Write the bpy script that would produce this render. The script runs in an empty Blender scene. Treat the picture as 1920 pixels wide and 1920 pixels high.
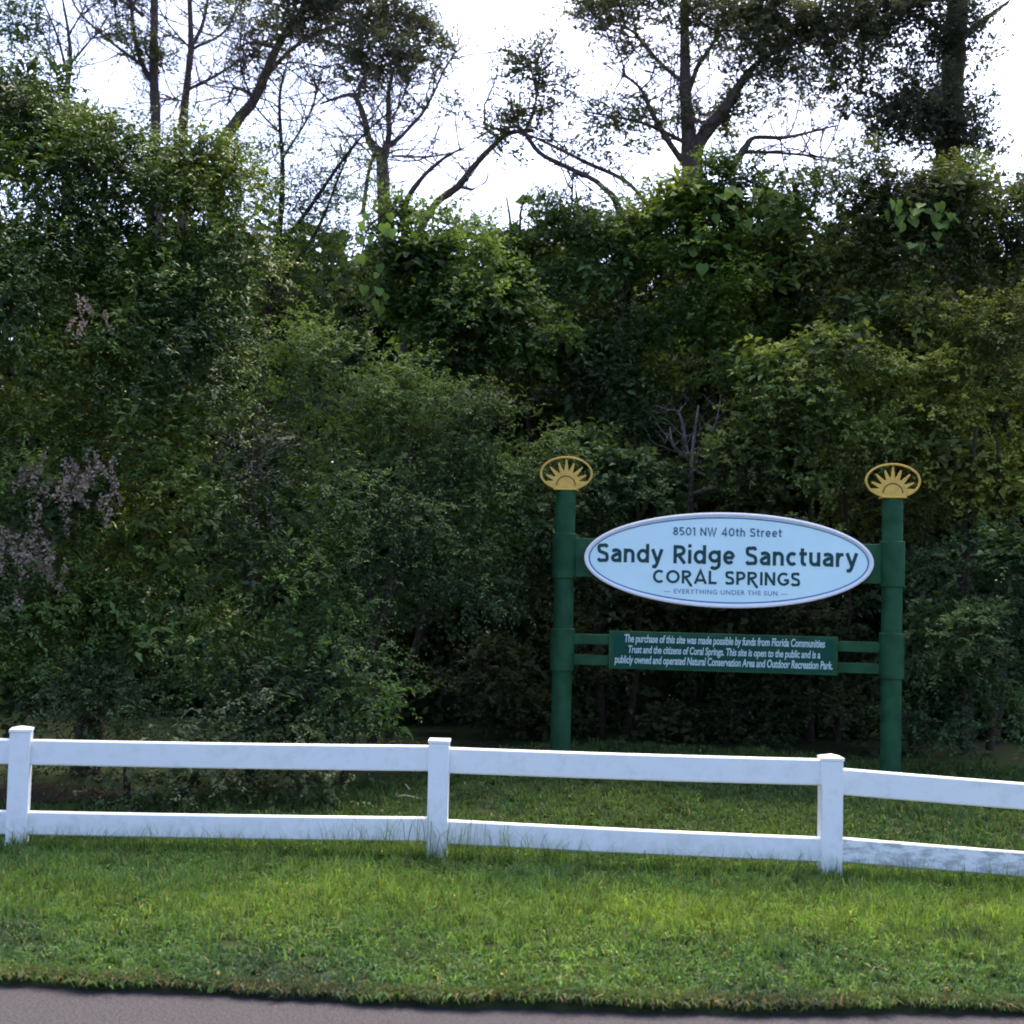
import bpy, bmesh, math, random
import numpy as np
from mathutils import Vector, Matrix

random.seed(7)
rng = np.random.default_rng(11)
scene = bpy.context.scene
COL = scene.collection

# ------------------------------------------------------------------ camera
F = 2440.0                      # focal length in pixels of the 1920 px photograph
CZ = 1.55
PITCH = math.atan(125.0 / F)
ROLL = math.radians(1.35)
fwd = Vector((0, math.cos(PITCH), math.sin(PITCH)))
up0 = Vector((0, -math.sin(PITCH), math.cos(PITCH)))
rt0 = Vector((1, 0, 0))
RT = math.cos(ROLL) * rt0 + math.sin(ROLL) * up0
UP = math.cos(ROLL) * up0 - math.sin(ROLL) * rt0
CAM = Vector((0, 0, CZ))
cd = bpy.data.cameras.new('camera')
cam = bpy.data.objects.new('camera', cd)
COL.objects.link(cam)
M = Matrix((RT, UP, -fwd)).transposed().to_4x4()
M.translation = CAM
cam.matrix_world = M
cd.sensor_width = 36.0
cd.lens = 36.0 * F / 1920.0
cd.clip_start = 0.05
cd.clip_end = 1500.0
scene.camera = cam
cd.dof.use_dof = True             # a phone lens slightly soft away from the sign
cd.dof.focus_distance = 8.9
cd.dof.aperture_fstop = 3.2

# ------------------------------------------------------------------ sky, sun, exposure
SUN_EL, SUN_AZ = math.radians(58.0), math.radians(15.0)    # azimuth measured from +Y towards +X
w = bpy.data.worlds.new('World')
scene.world = w
w.use_nodes = True
nt = w.node_tree
nt.nodes.clear()
sky = nt.nodes.new('ShaderNodeTexSky')
sky.sky_type = 'NISHITA'
sky.sun_disc = False
sky.sun_elevation = SUN_EL
sky.sun_rotation = SUN_AZ
sky.air_density = 1.0
sky.dust_density = 3.0
sky.ozone_density = 4.0
bg = nt.nodes.new('ShaderNodeBackground')
bg.inputs['Strength'].default_value = 0.08
ow = nt.nodes.new('ShaderNodeOutputWorld')
nt.links.new(sky.outputs['Color'], bg.inputs['Color'])
nt.links.new(bg.outputs['Background'], ow.inputs['Surface'])
sl = bpy.data.lights.new('sun', 'SUN')
sl.energy = 1.5
sl.angle = math.radians(40.0)
sl.color = (1.0, 0.92, 0.74)
sun = bpy.data.objects.new('sun', sl)
COL.objects.link(sun)
sdir = Vector((math.sin(SUN_AZ) * math.cos(SUN_EL), math.cos(SUN_AZ) * math.cos(SUN_EL), math.sin(SUN_EL)))
sun.rotation_euler = sdir.to_track_quat('Z', 'Y').to_euler()
sun.location = sdir * 60
vs = scene.view_settings
vs.view_transform = 'Standard'
vs.look = 'None'
vs.gamma = 1.0
vs.exposure = 2.7
vs.use_curve_mapping = False
vs.use_white_balance = True      # the camera's white balance, slightly to magenta
vs.white_balance_temperature = 6500
vs.white_balance_tint = 20
scene.cycles.filter_width = 1.9
scene.cycles.max_bounces = 6
scene.cycles.diffuse_bounces = 3
scene.cycles.glossy_bounces = 2
scene.cycles.transmission_bounces = 3

# ------------------------------------------------------------------ geometry of the view (to lay things out in metres)
def ray(px, py):
    return fwd + RT * ((px - 960) / F) + UP * ((960 - py) / F)
def at(px, py, y):
    r = ray(px, py)
    return CAM + r * (y / r.y)
def on_z(px, py, z):
    r = ray(px, py)
    return CAM + r * ((z - CZ) / r.z)

# ------------------------------------------------------------------ bookkeeping
def tag(o, label=None, cat=None, group=None, kind=None):
    if label: o['label'] = label
    if cat: o['category'] = cat
    if group: o['group'] = group
    if kind: o['kind'] = kind
    return o
def empty(name, loc, label, cat, group=None, rz=0.0):
    o = bpy.data.objects.new(name, None)
    COL.objects.link(o)
    o.location = loc
    o.rotation_euler = (0, 0, rz)
    o.empty_display_size = 0.2
    bpy.context.view_layer.update()
    return tag(o, label, cat, group)
def link(name, me, mat, parent=None, local=False):
    """links a mesh whose vertices are in world space (or in the parent's space when local)"""
    o = bpy.data.objects.new(name, me)
    COL.objects.link(o)
    if mat and not me.materials: me.materials.append(mat)
    if parent:
        o.parent = parent
        if not local:
            p = parent
            mw = Matrix.Identity(4)
            chain = []
            while p: chain.append(p); p = p.parent
            for q in reversed(chain): mw = mw @ q.matrix_basis
            me.transform(mw.inverted())
    return o
def mesh_from(name, V, faces, C=None, smooth=False):
    """V (n,3) array; faces: list of (m,k) integer arrays; C (n,3) colours"""
    me = bpy.data.meshes.new(name)
    V = np.asarray(V, dtype=np.float32)
    me.vertices.add(len(V))
    me.vertices.foreach_set('co', V.ravel())
    loops = np.concatenate([f.ravel() for f in faces]).astype(np.int32)
    sizes = np.concatenate([np.full(len(f), f.shape[1]) for f in faces]).astype(np.int32)
    starts = np.concatenate([[0], np.cumsum(sizes)[:-1]]).astype(np.int32)
    me.loops.add(len(loops))
    me.loops.foreach_set('vertex_index', loops)
    me.polygons.add(len(sizes))
    me.polygons.foreach_set('loop_start', starts)
    me.polygons.foreach_set('loop_total', sizes)
    if smooth: me.polygons.foreach_set('use_smooth', np.ones(len(sizes), dtype=bool))
    me.update(calc_edges=True)
    if C is not None:
        ca = me.color_attributes.new('Col', 'FLOAT_COLOR', 'POINT')
        c4 = np.ones((len(V), 4), dtype=np.float32)
        c4[:, :3] = C
        ca.data.foreach_set('color', c4.ravel())
    return me

# ------------------------------------------------------------------ materials
def mat_new(name):
    m = bpy.data.materials.new(name)
    m.use_nodes = True
    b = m.node_tree.nodes['Principled BSDF']
    return m, m.node_tree, b
def N(t, kind, **kw):
    n = t.nodes.new(kind)
    for k, v in kw.items(): setattr(n, k, v)
    return n
def simple(name, col, rough=0.5, spec=0.5, var=0.0, scale=6.0, bump=0.0, bscale=60.0, col2=None, metallic=0.0):
    m, t, b = mat_new(name)
    b.inputs['Roughness'].default_value = rough
    b.inputs['Specular IOR Level'].default_value = spec
    b.inputs['Metallic'].default_value = metallic
    b.inputs['Base Color'].default_value = (*col, 1)
    tc = N(t, 'ShaderNodeTexCoord')
    if var or col2:
        ns = N(t, 'ShaderNodeTexNoise'); ns.inputs['Scale'].default_value = scale; ns.inputs['Detail'].default_value = 6
        t.links.new(tc.outputs['Object'], ns.inputs['Vector'])
        cr = N(t, 'ShaderNodeValToRGB')
        c2 = col2 or tuple(c * (1 - var) for c in col)
        cr.color_ramp.elements[0].position = 0.38; cr.color_ramp.elements[0].color = (*c2, 1)
        cr.color_ramp.elements[1].position = 0.62; cr.color_ramp.elements[1].color = (*col, 1)
        t.links.new(ns.outputs['Fac'], cr.inputs['Fac'])
        t.links.new(cr.outputs['Color'], b.inputs['Base Color'])
    if bump:
        nb = N(t, 'ShaderNodeTexNoise'); nb.inputs['Scale'].default_value = bscale; nb.inputs['Detail'].default_value = 5
        t.links.new(tc.outputs['Object'], nb.inputs['Vector'])
        bp = N(t, 'ShaderNodeBump'); bp.inputs['Strength'].default_value = bump; bp.inputs['Distance'].default_value = 0.02
        t.links.new(nb.outputs['Fac'], bp.inputs['Height'])
        t.links.new(bp.outputs['Normal'], b.inputs['Normal'])
    return m
def leafy(name, rough=0.45, spec=0.4, trans=0.25, tint=(1.25, 1.3, 0.5)):
    m, t, b = mat_new(name)
    at_ = N(t, 'ShaderNodeAttribute', attribute_name='Col')
    t.links.new(at_.outputs['Color'], b.inputs['Base Color'])
    b.inputs['Roughness'].default_value = rough
    b.inputs['Specular IOR Level'].default_value = spec
    tr = N(t, 'ShaderNodeBsdfTranslucent')
    mu = N(t, 'ShaderNodeMix', data_type='RGBA', blend_type='MULTIPLY'); mu.inputs['Factor'].default_value = 1
    t.links.new(at_.outputs['Color'], mu.inputs[6]); mu.inputs[7].default_value = (*tint, 1)
    t.links.new(mu.outputs[2], tr.inputs['Color'])
    mx = N(t, 'ShaderNodeMixShader'); mx.inputs['Fac'].default_value = trans
    t.links.new(b.outputs['BSDF'], mx.inputs[1]); t.links.new(tr.outputs['BSDF'], mx.inputs[2])
    t.links.new(mx.outputs['Shader'], t.nodes['Material Output'].inputs['Surface'])
    return m
def fence_mat():
    m, t, b = mat_new('white_vinyl')
    tc = N(t, 'ShaderNodeTexCoord')
    n1 = N(t, 'ShaderNodeTexNoise'); n1.inputs['Scale'].default_value = 9; n1.inputs['Detail'].default_value = 8; n1.inputs['Roughness'].default_value = 0.7
    t.links.new(tc.outputs['Object'], n1.inputs['Vector'])
    cr = N(t, 'ShaderNodeValToRGB')
    cr.color_ramp.elements[0].position = 0.30; cr.color_ramp.elements[0].color = (0.70, 0.70, 0.68, 1)
    cr.color_ramp.elements[1].position = 0.50; cr.color_ramp.elements[1].color = (0.80, 0.80, 0.80, 1)
    t.links.new(n1.outputs['Fac'], cr.inputs['Fac'])
    sp = N(t, 'ShaderNodeSeparateXYZ'); geo = N(t, 'ShaderNodeNewGeometry')
    t.links.new(geo.outputs['Position'], sp.inputs['Vector'])
    n2 = N(t, 'ShaderNodeTexNoise'); n2.inputs['Scale'].default_value = 16; n2.inputs['Detail'].default_value = 7
    t.links.new(tc.outputs['Object'], n2.inputs['Vector'])
    mr = N(t, 'ShaderNodeMapRange'); mr.inputs[1].default_value = 0.17; mr.inputs[2].default_value = -0.03; mr.inputs[3].default_value = -0.25; mr.inputs[4].default_value = 0.32
    t.links.new(sp.outputs['Z'], mr.inputs[0])
    ad = N(t, 'ShaderNodeMath', operation='ADD', use_clamp=True); t.links.new(mr.outputs[0], ad.inputs[0])
    mm = N(t, 'ShaderNodeMath', operation='MULTIPLY_ADD'); mm.inputs[1].default_value = 1.4; mm.inputs[2].default_value = -0.55
    t.links.new(n2.outputs['Fac'], mm.inputs[0]); t.links.new(mm.outputs[0], ad.inputs[1])
    mx = N(t, 'ShaderNodeMix', data_type='RGBA'); t.links.new(ad.outputs[0], mx.inputs['Factor'])
    t.links.new(cr.outputs['Color'], mx.inputs[6]); mx.inputs[7].default_value = (0.50, 0.54, 0.44, 1)
    t.links.new(mx.outputs[2], b.inputs['Base Color'])
    b.inputs['Roughness'].default_value = 0.45
    return m
def mildew_mat():
    m, t, b = mat_new('mildewed_vinyl')
    tc = N(t, 'ShaderNodeTexCoord')
    mp = N(t, 'ShaderNodeMapping'); mp.inputs['Scale'].default_value = (0.6, 1, 1.6)
    t.links.new(tc.outputs['Object'], mp.inputs['Vector'])
    n1 = N(t, 'ShaderNodeTexNoise'); n1.inputs['Scale'].default_value = 14; n1.inputs['Detail'].default_value = 9; n1.inputs['Roughness'].default_value = 0.75
    t.links.new(mp.outputs['Vector'], n1.inputs['Vector'])
    cr = N(t, 'ShaderNodeValToRGB')
    cr.color_ramp.elements[0].position = 0.42; cr.color_ramp.elements[0].color = (0.42, 0.43, 0.42, 1)
    cr.color_ramp.elements[1].position = 0.54; cr.color_ramp.elements[1].color = (0.78, 0.79, 0.78, 1)
    t.links.new(n1.outputs['Fac'], cr.inputs['Fac'])
    t.links.new(cr.outputs['Color'], b.inputs['Base Color'])
    b.inputs['Roughness'].default_value = 0.5
    return m
MAT = {
    'vinyl': fence_mat(),
    'mildew': mildew_mat(),
    'green_paint': simple('green_paint', (0.012, 0.078, 0.032), 0.6, 0.18, col2=(0.007, 0.050, 0.020), scale=7, bump=0.15, bscale=90),
    'gold': simple('gold_paint', (0.66, 0.42, 0.09), 0.55, 0.25, col2=(0.56, 0.35, 0.075), scale=20),
    'gold_groove': simple('groove_paint', (0.16, 0.10, 0.03), 0.6),
    'face': simple('pale_blue_face', (0.64, 0.86, 0.885), 0.45, 0.3, col2=(0.605, 0.825, 0.855), scale=4),
    'border': simple('white_border', (0.82, 0.79, 0.81), 0.45),
    'ink': simple('dark_teal_ink', (0.010, 0.058, 0.058), 0.5, 0.2),
    'ink_soft': simple('slate_blue_ink', (0.055, 0.115, 0.20), 0.5, 0.2),
    'ink_pale': simple('faded_blue_ink', (0.13, 0.24, 0.36), 0.5, 0.2),
    'line': simple('blue_line_ink', (0.09, 0.18, 0.32), 0.5, 0.2),
    'notice': simple('notice_green', (0.008, 0.062, 0.042), 0.75, 0.1),
    'notice_ink': simple('pale_lettering', (0.42, 0.56, 0.55), 0.5),
    'bark': simple('grey_brown_bark', (0.052, 0.038, 0.030), 0.9, 0.15, col2=(0.028, 0.021, 0.017), scale=18, bump=0.8, bscale=45),
    'bark_pale': simple('pine_bark', (0.125, 0.092, 0.078), 0.9, 0.15, col2=(0.07, 0.052, 0.045), scale=14, bump=0.8, bscale=40),
    'bark_dead': simple('dead_grey_twig', (0.17, 0.15, 0.13), 0.9, 0.2, col2=(0.065, 0.056, 0.05), scale=25),
    'straw': simple('dry_straw_twig', (0.36, 0.33, 0.24), 0.9, 0.2),
    'asphalt': simple('asphalt', (0.072, 0.066, 0.066), 0.85, 0.2, col2=(0.036, 0.033, 0.034), scale=95, bump=0.8, bscale=160),
    'soil': simple('thatch_soil', (0.034, 0.046, 0.018), 1.0, 0.05, col2=(0.022, 0.028, 0.012), scale=9, bump=0.6, bscale=40),
    'dirt': simple('bare_brown_dirt', (0.050, 0.034, 0.025), 1.0, 0.1, col2=(0.035, 0.025, 0.018), scale=12, bump=0.7, bscale=50),
    'floor': simple('leaf_litter', (0.045, 0.036, 0.022), 1.0, 0.1, col2=(0.025, 0.022, 0.014), scale=4, bump=0.6, bscale=30),
    'leaf': leafy('leaf_satin', 0.7, 0.10, 0.25),
    'leaf_gloss': leafy('leaf_glossy', 0.55, 0.20, 0.18),
    'leaf_soft': leafy('leaf_soft', 0.75, 0.08, 0.28),
    'leaf_vine': leafy('vine_leaf', 0.65, 0.15, 0.42),
    'needle': leafy('needle_foliage', 0.75, 0.08, 0.42, tint=(0.95, 1.05, 0.6)),
    'grass': leafy('grass_blade', 0.7, 0.12, 0.35),
    'flower': leafy('dry_flower', 0.8, 0.1, 0.3, tint=(1, 1, 1)),
}

# ------------------------------------------------------------------ shape helpers
def box_bm(bm, x0, x1, y0, y1, z0, z1, mtx=None):
    r = bmesh.ops.create_cube(bm, size=1.0)
    T = Matrix.Translation(((x0 + x1) / 2, (y0 + y1) / 2, (z0 + z1) / 2)) @ Matrix.Diagonal((x1 - x0, y1 - y0, z1 - z0, 1))
    bmesh.ops.transform(bm, matrix=(mtx @ T) if mtx else T, verts=r['verts'])
    return r['verts']
def bm_mesh(name, bm, bevel=0.0, seg=2, smooth=False):
    if bevel:
        bmesh.ops.bevel(bm, geom=list(bm.edges), offset=bevel, segments=seg, affect='EDGES', profile=0.5)
    me = bpy.data.meshes.new(name)
    bm.to_mesh(me); bm.free()
    if smooth:
        for p in me.polygons: p.use_smooth = True
    return me
def lathe(name, prof, n=28):
    """prof: list of (r, z)"""
    V, Q = [], []
    for i in range(len(prof) - 1):
        o = len(V)
        for r, z in prof[i:i + 2]:
            for k in range(n):
                a = 2 * math.pi * k / n
                V.append((r * math.cos(a), r * math.sin(a), z))
        for k in range(n):
            Q.append((o + n + k, o + n + (k + 1) % n, o + (k + 1) % n, o + k))
    return mesh_from(name, np.array(V), [np.array(Q)], smooth=True)
def prism(name, outline, y0, y1, holes=None, bevel=0.0):
    """outline: list of (x,z) counter-clockwise seen from -y; extruded from y0 (front) to y1"""
    n = len(outline)
    V = [(x, y0, z) for x, z in outline] + [(x, y1, z) for x, z in outline]
    bm = bmesh.new()
    vs_ = [bm.verts.new(v) for v in V]
    bm.faces.new(vs_[:n]); bm.faces.new(vs_[n:][::-1])
    for i in range(n):
        j = (i + 1) % n
        bm.faces.new((vs_[j], vs_[i], vs_[n + i], vs_[n + j]))
    bmesh.ops.recalc_face_normals(bm, faces=bm.faces)
    return bm_mesh(name, bm)
def ring_prism(name, outer, inner, y0, y1, closed=True):
    n = len(outer)
    V = [(x, y0, z) for x, z in outer] + [(x, y0, z) for x, z in inner] + [(x, y1, z) for x, z in outer] + [(x, y1, z) for x, z in inner]
    Q = []
    for i in range(n if closed else n - 1):
        j = (i + 1) % n
        Q += [(i, j, n + j, n + i), (2 * n + j, 2 * n + i, 3 * n + i, 3 * n + j), (j, i, 2 * n + i, 2 * n + j), (n + i, n + j, 3 * n + j, 3 * n + i)]
    me = mesh_from(name, np.array(V), [np.array(Q)])
    bm = bmesh.new(); bm.from_mesh(me); bmesh.ops.recalc_face_normals(bm, faces=bm.faces); bm.to_mesh(me); bm.free()
    return me
def ellipse(cx, cz, a, b, n=96):
    return [(cx + a * math.cos(2 * math.pi * k / n), cz + b * math.sin(2 * math.pi * k / n)) for k in range(n)]

def unit(v):
    return v / (np.linalg.norm(v, axis=-1, keepdims=True) + 1e-9)
def smooth_path(P, R, per=5):
    """catmull-rom through points P (k,3) with radii R"""
    P = np.asarray(P, float); R = np.asarray(R, float)
    if len(P) < 3:
        t = np.linspace(0, 1, per + 1)[:, None]
        return P[0] * (1 - t) + P[-1] * t, R[0] * (1 - t[:, 0]) + R[-1] * t[:, 0]
    Q = np.vstack([2 * P[0] - P[1], P, 2 * P[-1] - P[-2]])
    out, rad = [], []
    for i in range(len(P) - 1):
        p0, p1, p2, p3 = Q[i:i + 4]
        for k in range(per):
            t = k / per
            out.append(0.5 * (2 * p1 + (p2 - p0) * t + (2 * p0 - 5 * p1 + 4 * p2 - p3) * t * t + (3 * p1 - p0 - 3 * p2 + p3) * t ** 3))
            rad.append(R[i] * (1 - t) + R[i + 1] * t)
    out.append(P[-1]); rad.append(R[-1])
    return np.array(out), np.array(rad)
class Tubes:
    def __init__(s): s.V = []; s.Q = []; s.T = []; s.n = 0
    def add(s, P, R, sides=7, wob=0.0):
        P = np.asarray(P, float); k = len(P)
        tan = np.gradient(P, axis=0); tan = unit(tan)
        ref = np.array([0.31, 0.9, 0.12])
        a = unit(np.cross(tan, ref)); b = np.cross(tan, a)
        ang = 2 * np.pi * np.arange(sides) / sides
        rr = np.asarray(R)[:, None] * (1 + wob * rng.uniform(-1, 1, (k, sides)))
        ring = P[:, None, :] + rr[:, :, None] * (np.cos(ang)[None, :, None] * a[:, None, :] + np.sin(ang)[None, :, None] * b[:, None, :])
        s.V.append(ring.reshape(-1, 3))
        i = np.arange(k - 1)[:, None] * sides; j = np.arange(sides)[None, :]; j2 = (j + 1) % sides
        s.Q.append((np.stack([i + j, i + j2, i + sides + j2, i + sides + j], -1).reshape(-1, 4)) + s.n)
        s.n += k * sides
    def mesh(s, name):
        return mesh_from(name, np.vstack(s.V), [np.vstack(s.Q)], smooth=True)

# ------------------------------------------------------------------ ground
def wob(x, y):
    return 0.5 * np.sin(1.7 * x + 0.6) * np.cos(1.3 * y - 0.4) + 0.3 * np.sin(3.9 * x - 2.2 * y) + 0.2 * np.cos(6.1 * y + 4.3 * x)
def sstep(a, b, v):
    t = np.clip((v - a) / (b - a), 0, 1); return t * t * (3 - 2 * t)
def gz(x, y):
    x = np.asarray(x, float); y = np.asarray(y, float)
    z = -0.075 + 0.02 * sstep(5, 7, y) + 0.06 * sstep(7.8, 11.5, y)
    z = z - 0.05 * sstep(1.6, 4.0, x) * sstep(9.5, 7.0, y)
    return z + 0.012 * wob(x, y)
edge_px = [(-900, 1822), (-300, 1836), (0, 1845), (300, 1858), (600, 1876), (900, 1888), (1100, 1896), (1500, 1900), (1920, 1899), (2400, 1892), (3000, 1886)]
edge = np.array([tuple(on_z(px, py, -0.10)) for px, py in edge_px])
ex, ey = edge[:, 0], edge[:, 1]
def edge_y(x): return np.interp(x, ex, ey) + 0.012 * np.sin(5.0 * x) + 0.007 * np.sin(17 * x + 1) + 0.006 * np.sin(41 * x + 2) + 0.005 * np.sin(97 * x)

g = mesh_from('ground', np.array([(-300, -200, -0.17), (300, -200, -0.17), (300, 400, -0.17), (-300, 400, -0.17)]), [np.array([[0, 1, 2, 3]])])
tag(link('ground', g, MAT['floor']), kind='structure')
rd = mesh_from('road', np.array([(-60, -5, -0.104), (60, -5, -0.104), (60, 4, -0.104), (-60, 4, -0.104)] ), [np.array([[0, 1, 2, 3]])])
xs = np.linspace(-60, 60, 241)
V = np.concatenate([np.stack([xs, np.full_like(xs, -5.0), np.full_like(xs, -0.104)], 1), np.stack([xs, np.interp(xs, ex, ey) + 0.3, np.full_like(xs, -0.104)], 1)])
i = np.arange(240)
bpy.data.meshes.remove(rd)
rd = mesh_from('road', V, [np.stack([i, i + 1, i + 242, i + 241], 1)])
tag(link('road', rd, MAT['asphalt']), kind='structure')
# lawn sheet with a small lip above the road
nx, ny = 420, 90
X = np.concatenate([np.linspace(-16, -3.2, 40), np.linspace(-3.17, 3.17, 340), np.linspace(3.2, 16, 40)])
rows = []
e = edge_y(X)
rows.append(np.stack([X, e, np.full_like(X, -0.14)], 1))
rows.append(np.stack([X, e + 0.004, gz(X, e) - 0.01], 1))
for k in range(1, ny):
    t = (k / (ny - 1)) ** 1.3
    Y = e * (1 - t) + 17.0 * t
    rows.append(np.stack([X, Y, gz(X, Y)], 1))
V = np.vstack(rows)
k = len(rows)
a = np.arange(k - 1)[:, None] * nx + np.arange(nx - 1)[None, :]
Q = np.stack([a, a + 1, a + nx + 1, a + nx], -1).reshape(-1, 4)
tag(link('lawn', mesh_from('lawn', V, [Q], smooth=True), MAT['soil']), kind='structure')

# lawn limit (where the shrubs begin), as depth y over x
lim = np.array([(-6, 8.6), (-3.1, 8.7), (-2.6, 8.9), (-1.4, 9.5), (-0.9, 10.0), (-0.3, 10.9), (0.3, 12.1), (1.0, 12.4), (1.9, 12.1), (2.6, 11.8), (3.6, 11.5), (6, 11.3)])
def lawn_y(x): return np.interp(x, lim[:, 0], lim[:, 1])

# bare dirt under the tree on the left
c = on_z(95, 1480, 0.0)
pts = []
for k in range(28):
    a_ = 2 * math.pi * k / 28
    pts.append((c.x + 0.5 * math.cos(a_) * (1 + 0.15 * math.sin(3 * a_)), c.y + 0.3 * math.sin(a_) * (1 + 0.2 * math.cos(2 * a_ + 1))))
V = [(c.x, c.y, float(gz(c.x, c.y)) + 0.02)] + [(x, y, float(gz(x, y)) + 0.006) for x, y in pts]
T = np.array([(0, 1 + k, 1 + (k + 1) % 28) for k in range(28)])
tag(link('bare_soil', mesh_from('bare_soil', np.array(V), [T], smooth=True), MAT['dirt']), kind='structure')

# ------------------------------------------------------------------ grass
def patch(x, y):
    return (np.sin(2.1 * x + 1.3 * y) + np.sin(3.7 * x - 2.3 * y + 1.7) * 0.7 + np.sin(5.9 * y + 2.2 * x + 0.4) * 0.5 + np.sin(9.3 * x + 4.1 * y) * 0.35) / 2.5
def blades(x, y, length, width, col, lean=0.5, curl=0.5):
    n = len(x)
    z = gz(x, y) - 0.004
    a = rng.uniform(0, 2 * np.pi, n)
    d = np.stack([np.cos(a), np.sin(a), np.zeros(n)], 1)
    b = rng.uniform(0, 2 * np.pi, n)
    s = np.stack([np.cos(b), np.sin(b), np.zeros(n)], 1) * (width / 2)[:, None]
    base = np.stack([x, y, z], 1)
    ln = rng.uniform(0.15, 1.0, n) * lean
    mid = base + d * (length * 0.5 * ln * 0.6)[:, None]; mid[:, 2] += length * 0.55
    tip = base + d * (length * ln)[:, None]; tip[:, 2] += length * np.clip(1 - curl * ln * ln, 0.35, 1)
    V = np.stack([base - s, base + s, mid + s * 0.8, mid - s * 0.8, tip], 1).reshape(-1, 3)
    o = np.arange(n)[:, None] * 5
    C = np.repeat(col, 5, 0)
    return V, o + np.array([[0, 1, 2, 3]]), o + np.array([[3, 2, 4]]), C
def jit(col, n, s=0.16):
    v = 1 + rng.normal(0, s, (n, 1)); h = 1 + rng.normal(0, 0.09, (n, 3))
    return np.clip(col * v * h, 0.004, 0.9)
parts = []
def scatter(n, x0, x1, y0, y1):
    x = rng.uniform(x0, x1, n); y = rng.uniform(y0, y1, n)
    return x, y
G1 = np.array([0.100, 0.170, 0.042]); G2 = np.array([0.220, 0.305, 0.046]); G3 = np.array([0.055, 0.115, 0.042]); GD = np.array([0.26, 0.24, 0.10])
def grass_colours(x, y):
    n = len(x)
    p = patch(x, y)
    f = np.clip(0.5 + 0.6 * p, 0, 1)[:, None]
    c = G3 * (1 - f) + G1 * f
    band = np.exp(-((y - 6.35) / 0.42) ** 2) * np.clip(0.55 + 0.7 * patch(x * 0.7 + 3, y * 0.5), 0, 1) * (0.35 + 0.65 * sstep(-1.6, -0.5, x))
    c = c * (1 - 0.75 * band[:, None]) + G2 * 0.75 * band[:, None]
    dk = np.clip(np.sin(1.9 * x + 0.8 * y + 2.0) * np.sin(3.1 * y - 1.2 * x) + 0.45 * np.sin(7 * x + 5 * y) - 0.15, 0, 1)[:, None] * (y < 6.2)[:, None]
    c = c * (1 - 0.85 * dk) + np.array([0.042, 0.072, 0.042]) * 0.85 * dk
    dry = rng.random(n) < 0.02
    c[dry] = GD
    return jit(c, n)
def tufts(nt_, x0, x1, y0, y1, keep, nb, l0, l1, w0, w1, rad, lean, colf):
    tx, ty = scatter(nt_, x0, x1, y0, y1)
    ok = keep(tx, ty); tx, ty = tx[ok], ty[ok]
    tone = 1 + rng.normal(0, 0.22, len(tx)); size = rng.uniform(0.65, 1.35, len(tx)) * (1 + 0.3 * patch(tx * 2.3 + 5, ty * 2.3))
    j = np.repeat(np.arange(len(tx)), nb); n = len(j)
    a_ = rng.uniform(0, 2 * np.pi, n); rr = rad * rng.random(n) ** 0.5
    x, y = tx[j] + rr * np.cos(a_), ty[j] + rr * np.sin(a_)
    c_ = np.clip(colf(x, y) * tone[j][:, None], 0.004, 0.9)
    L = rng.uniform(l0, l1, n) * size[j]
    return blades(x, y, L, rng.uniform(w0, w1, n), c_, lean, 0.5)
BANDF = lambda x, y: np.exp(-((y - 6.55) / 0.5) ** 2)
# verge between road and fence: coarse tufts with gaps, finer and longer towards the fence
parts.append(tufts(19000, -4.3, 4.3, 4.6, 7.7, lambda x, y: (y > edge_y(x) + rng.uniform(-0.03, 0.04, len(x))) & (rng.random(len(x)) < 0.80 + 0.45 * patch(x * 2.6, y * 3.1)), 14, 0.022, 0.055, 0.007, 0.013, 0.038, 1.3, grass_colours))
parts.append(tufts(9000, -4.3, 4.3, 5.7, 7.9, lambda x, y: rng.random(len(x)) < BANDF(x, y) + 0.15, 10, 0.045, 0.10, 0.0035, 0.007, 0.03, 0.85, grass_colours))
x, y = scatter(26000, -4.3, 4.3, 4.6, 7.9)
ok = (y > edge_y(x) + 0.02); x, y = x[ok], y[ok]
parts.append(blades(x, y, rng.uniform(0.02, 0.05, len(x)), rng.uniform(0.005, 0.009, len(x)), grass_colours(x, y) * 0.85, 1.0, 0.5))
def edge_colours(x, y):
    c = grass_colours(x, y) * 0.75
    d_ = rng.random(len(x)) < 0.3
    c[d_] = np.array([0.11, 0.085, 0.045]) * rng.uniform(0.6, 1.3, (d_.sum(), 1))
    return c
n_e = 2600
tx = rng.uniform(-3.4, 3.4, n_e); j = np.repeat(np.arange(n_e), 12); n_ = len(j)
x = tx[j] + rng.normal(0, 0.02, n_); y = edge_y(tx)[j] + rng.normal(0.03, 0.022, n_) + 0.008 * np.sin(9 * tx[j])
parts.append(blades(x, y, rng.uniform(0.02, 0.06, n_), rng.uniform(0.004, 0.010, n_), edge_colours(x, y), 1.5, 0.6))
# grass behind the fence
parts.append(tufts(17000, -5.0, 5.6, 7.5, 13.0, lambda x, y: y < lawn_y(x) + rng.normal(0, 0.15, len(x)), 11, 0.03, 0.07, 0.008, 0.016, 0.045, 1.1, lambda x, y: grass_colours(x, y) * np.array([0.90, 0.84, 0.90])))
V = np.vstack([q[0] for q in parts]); off = 0; Q4 = []; Q3 = []
for q in parts:
    Q4.append(q[1] + off); Q3.append(q[2] + off); off += len(q[0])
go = link('grass', mesh_from('grass', V, [np.vstack(Q4), np.vstack(Q3)], np.vstack([q[3] for q in parts])), MAT['grass'])
tag(go, 'short green lawn grass on both sides of the white fence', 'grass', kind='stuff')

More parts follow.
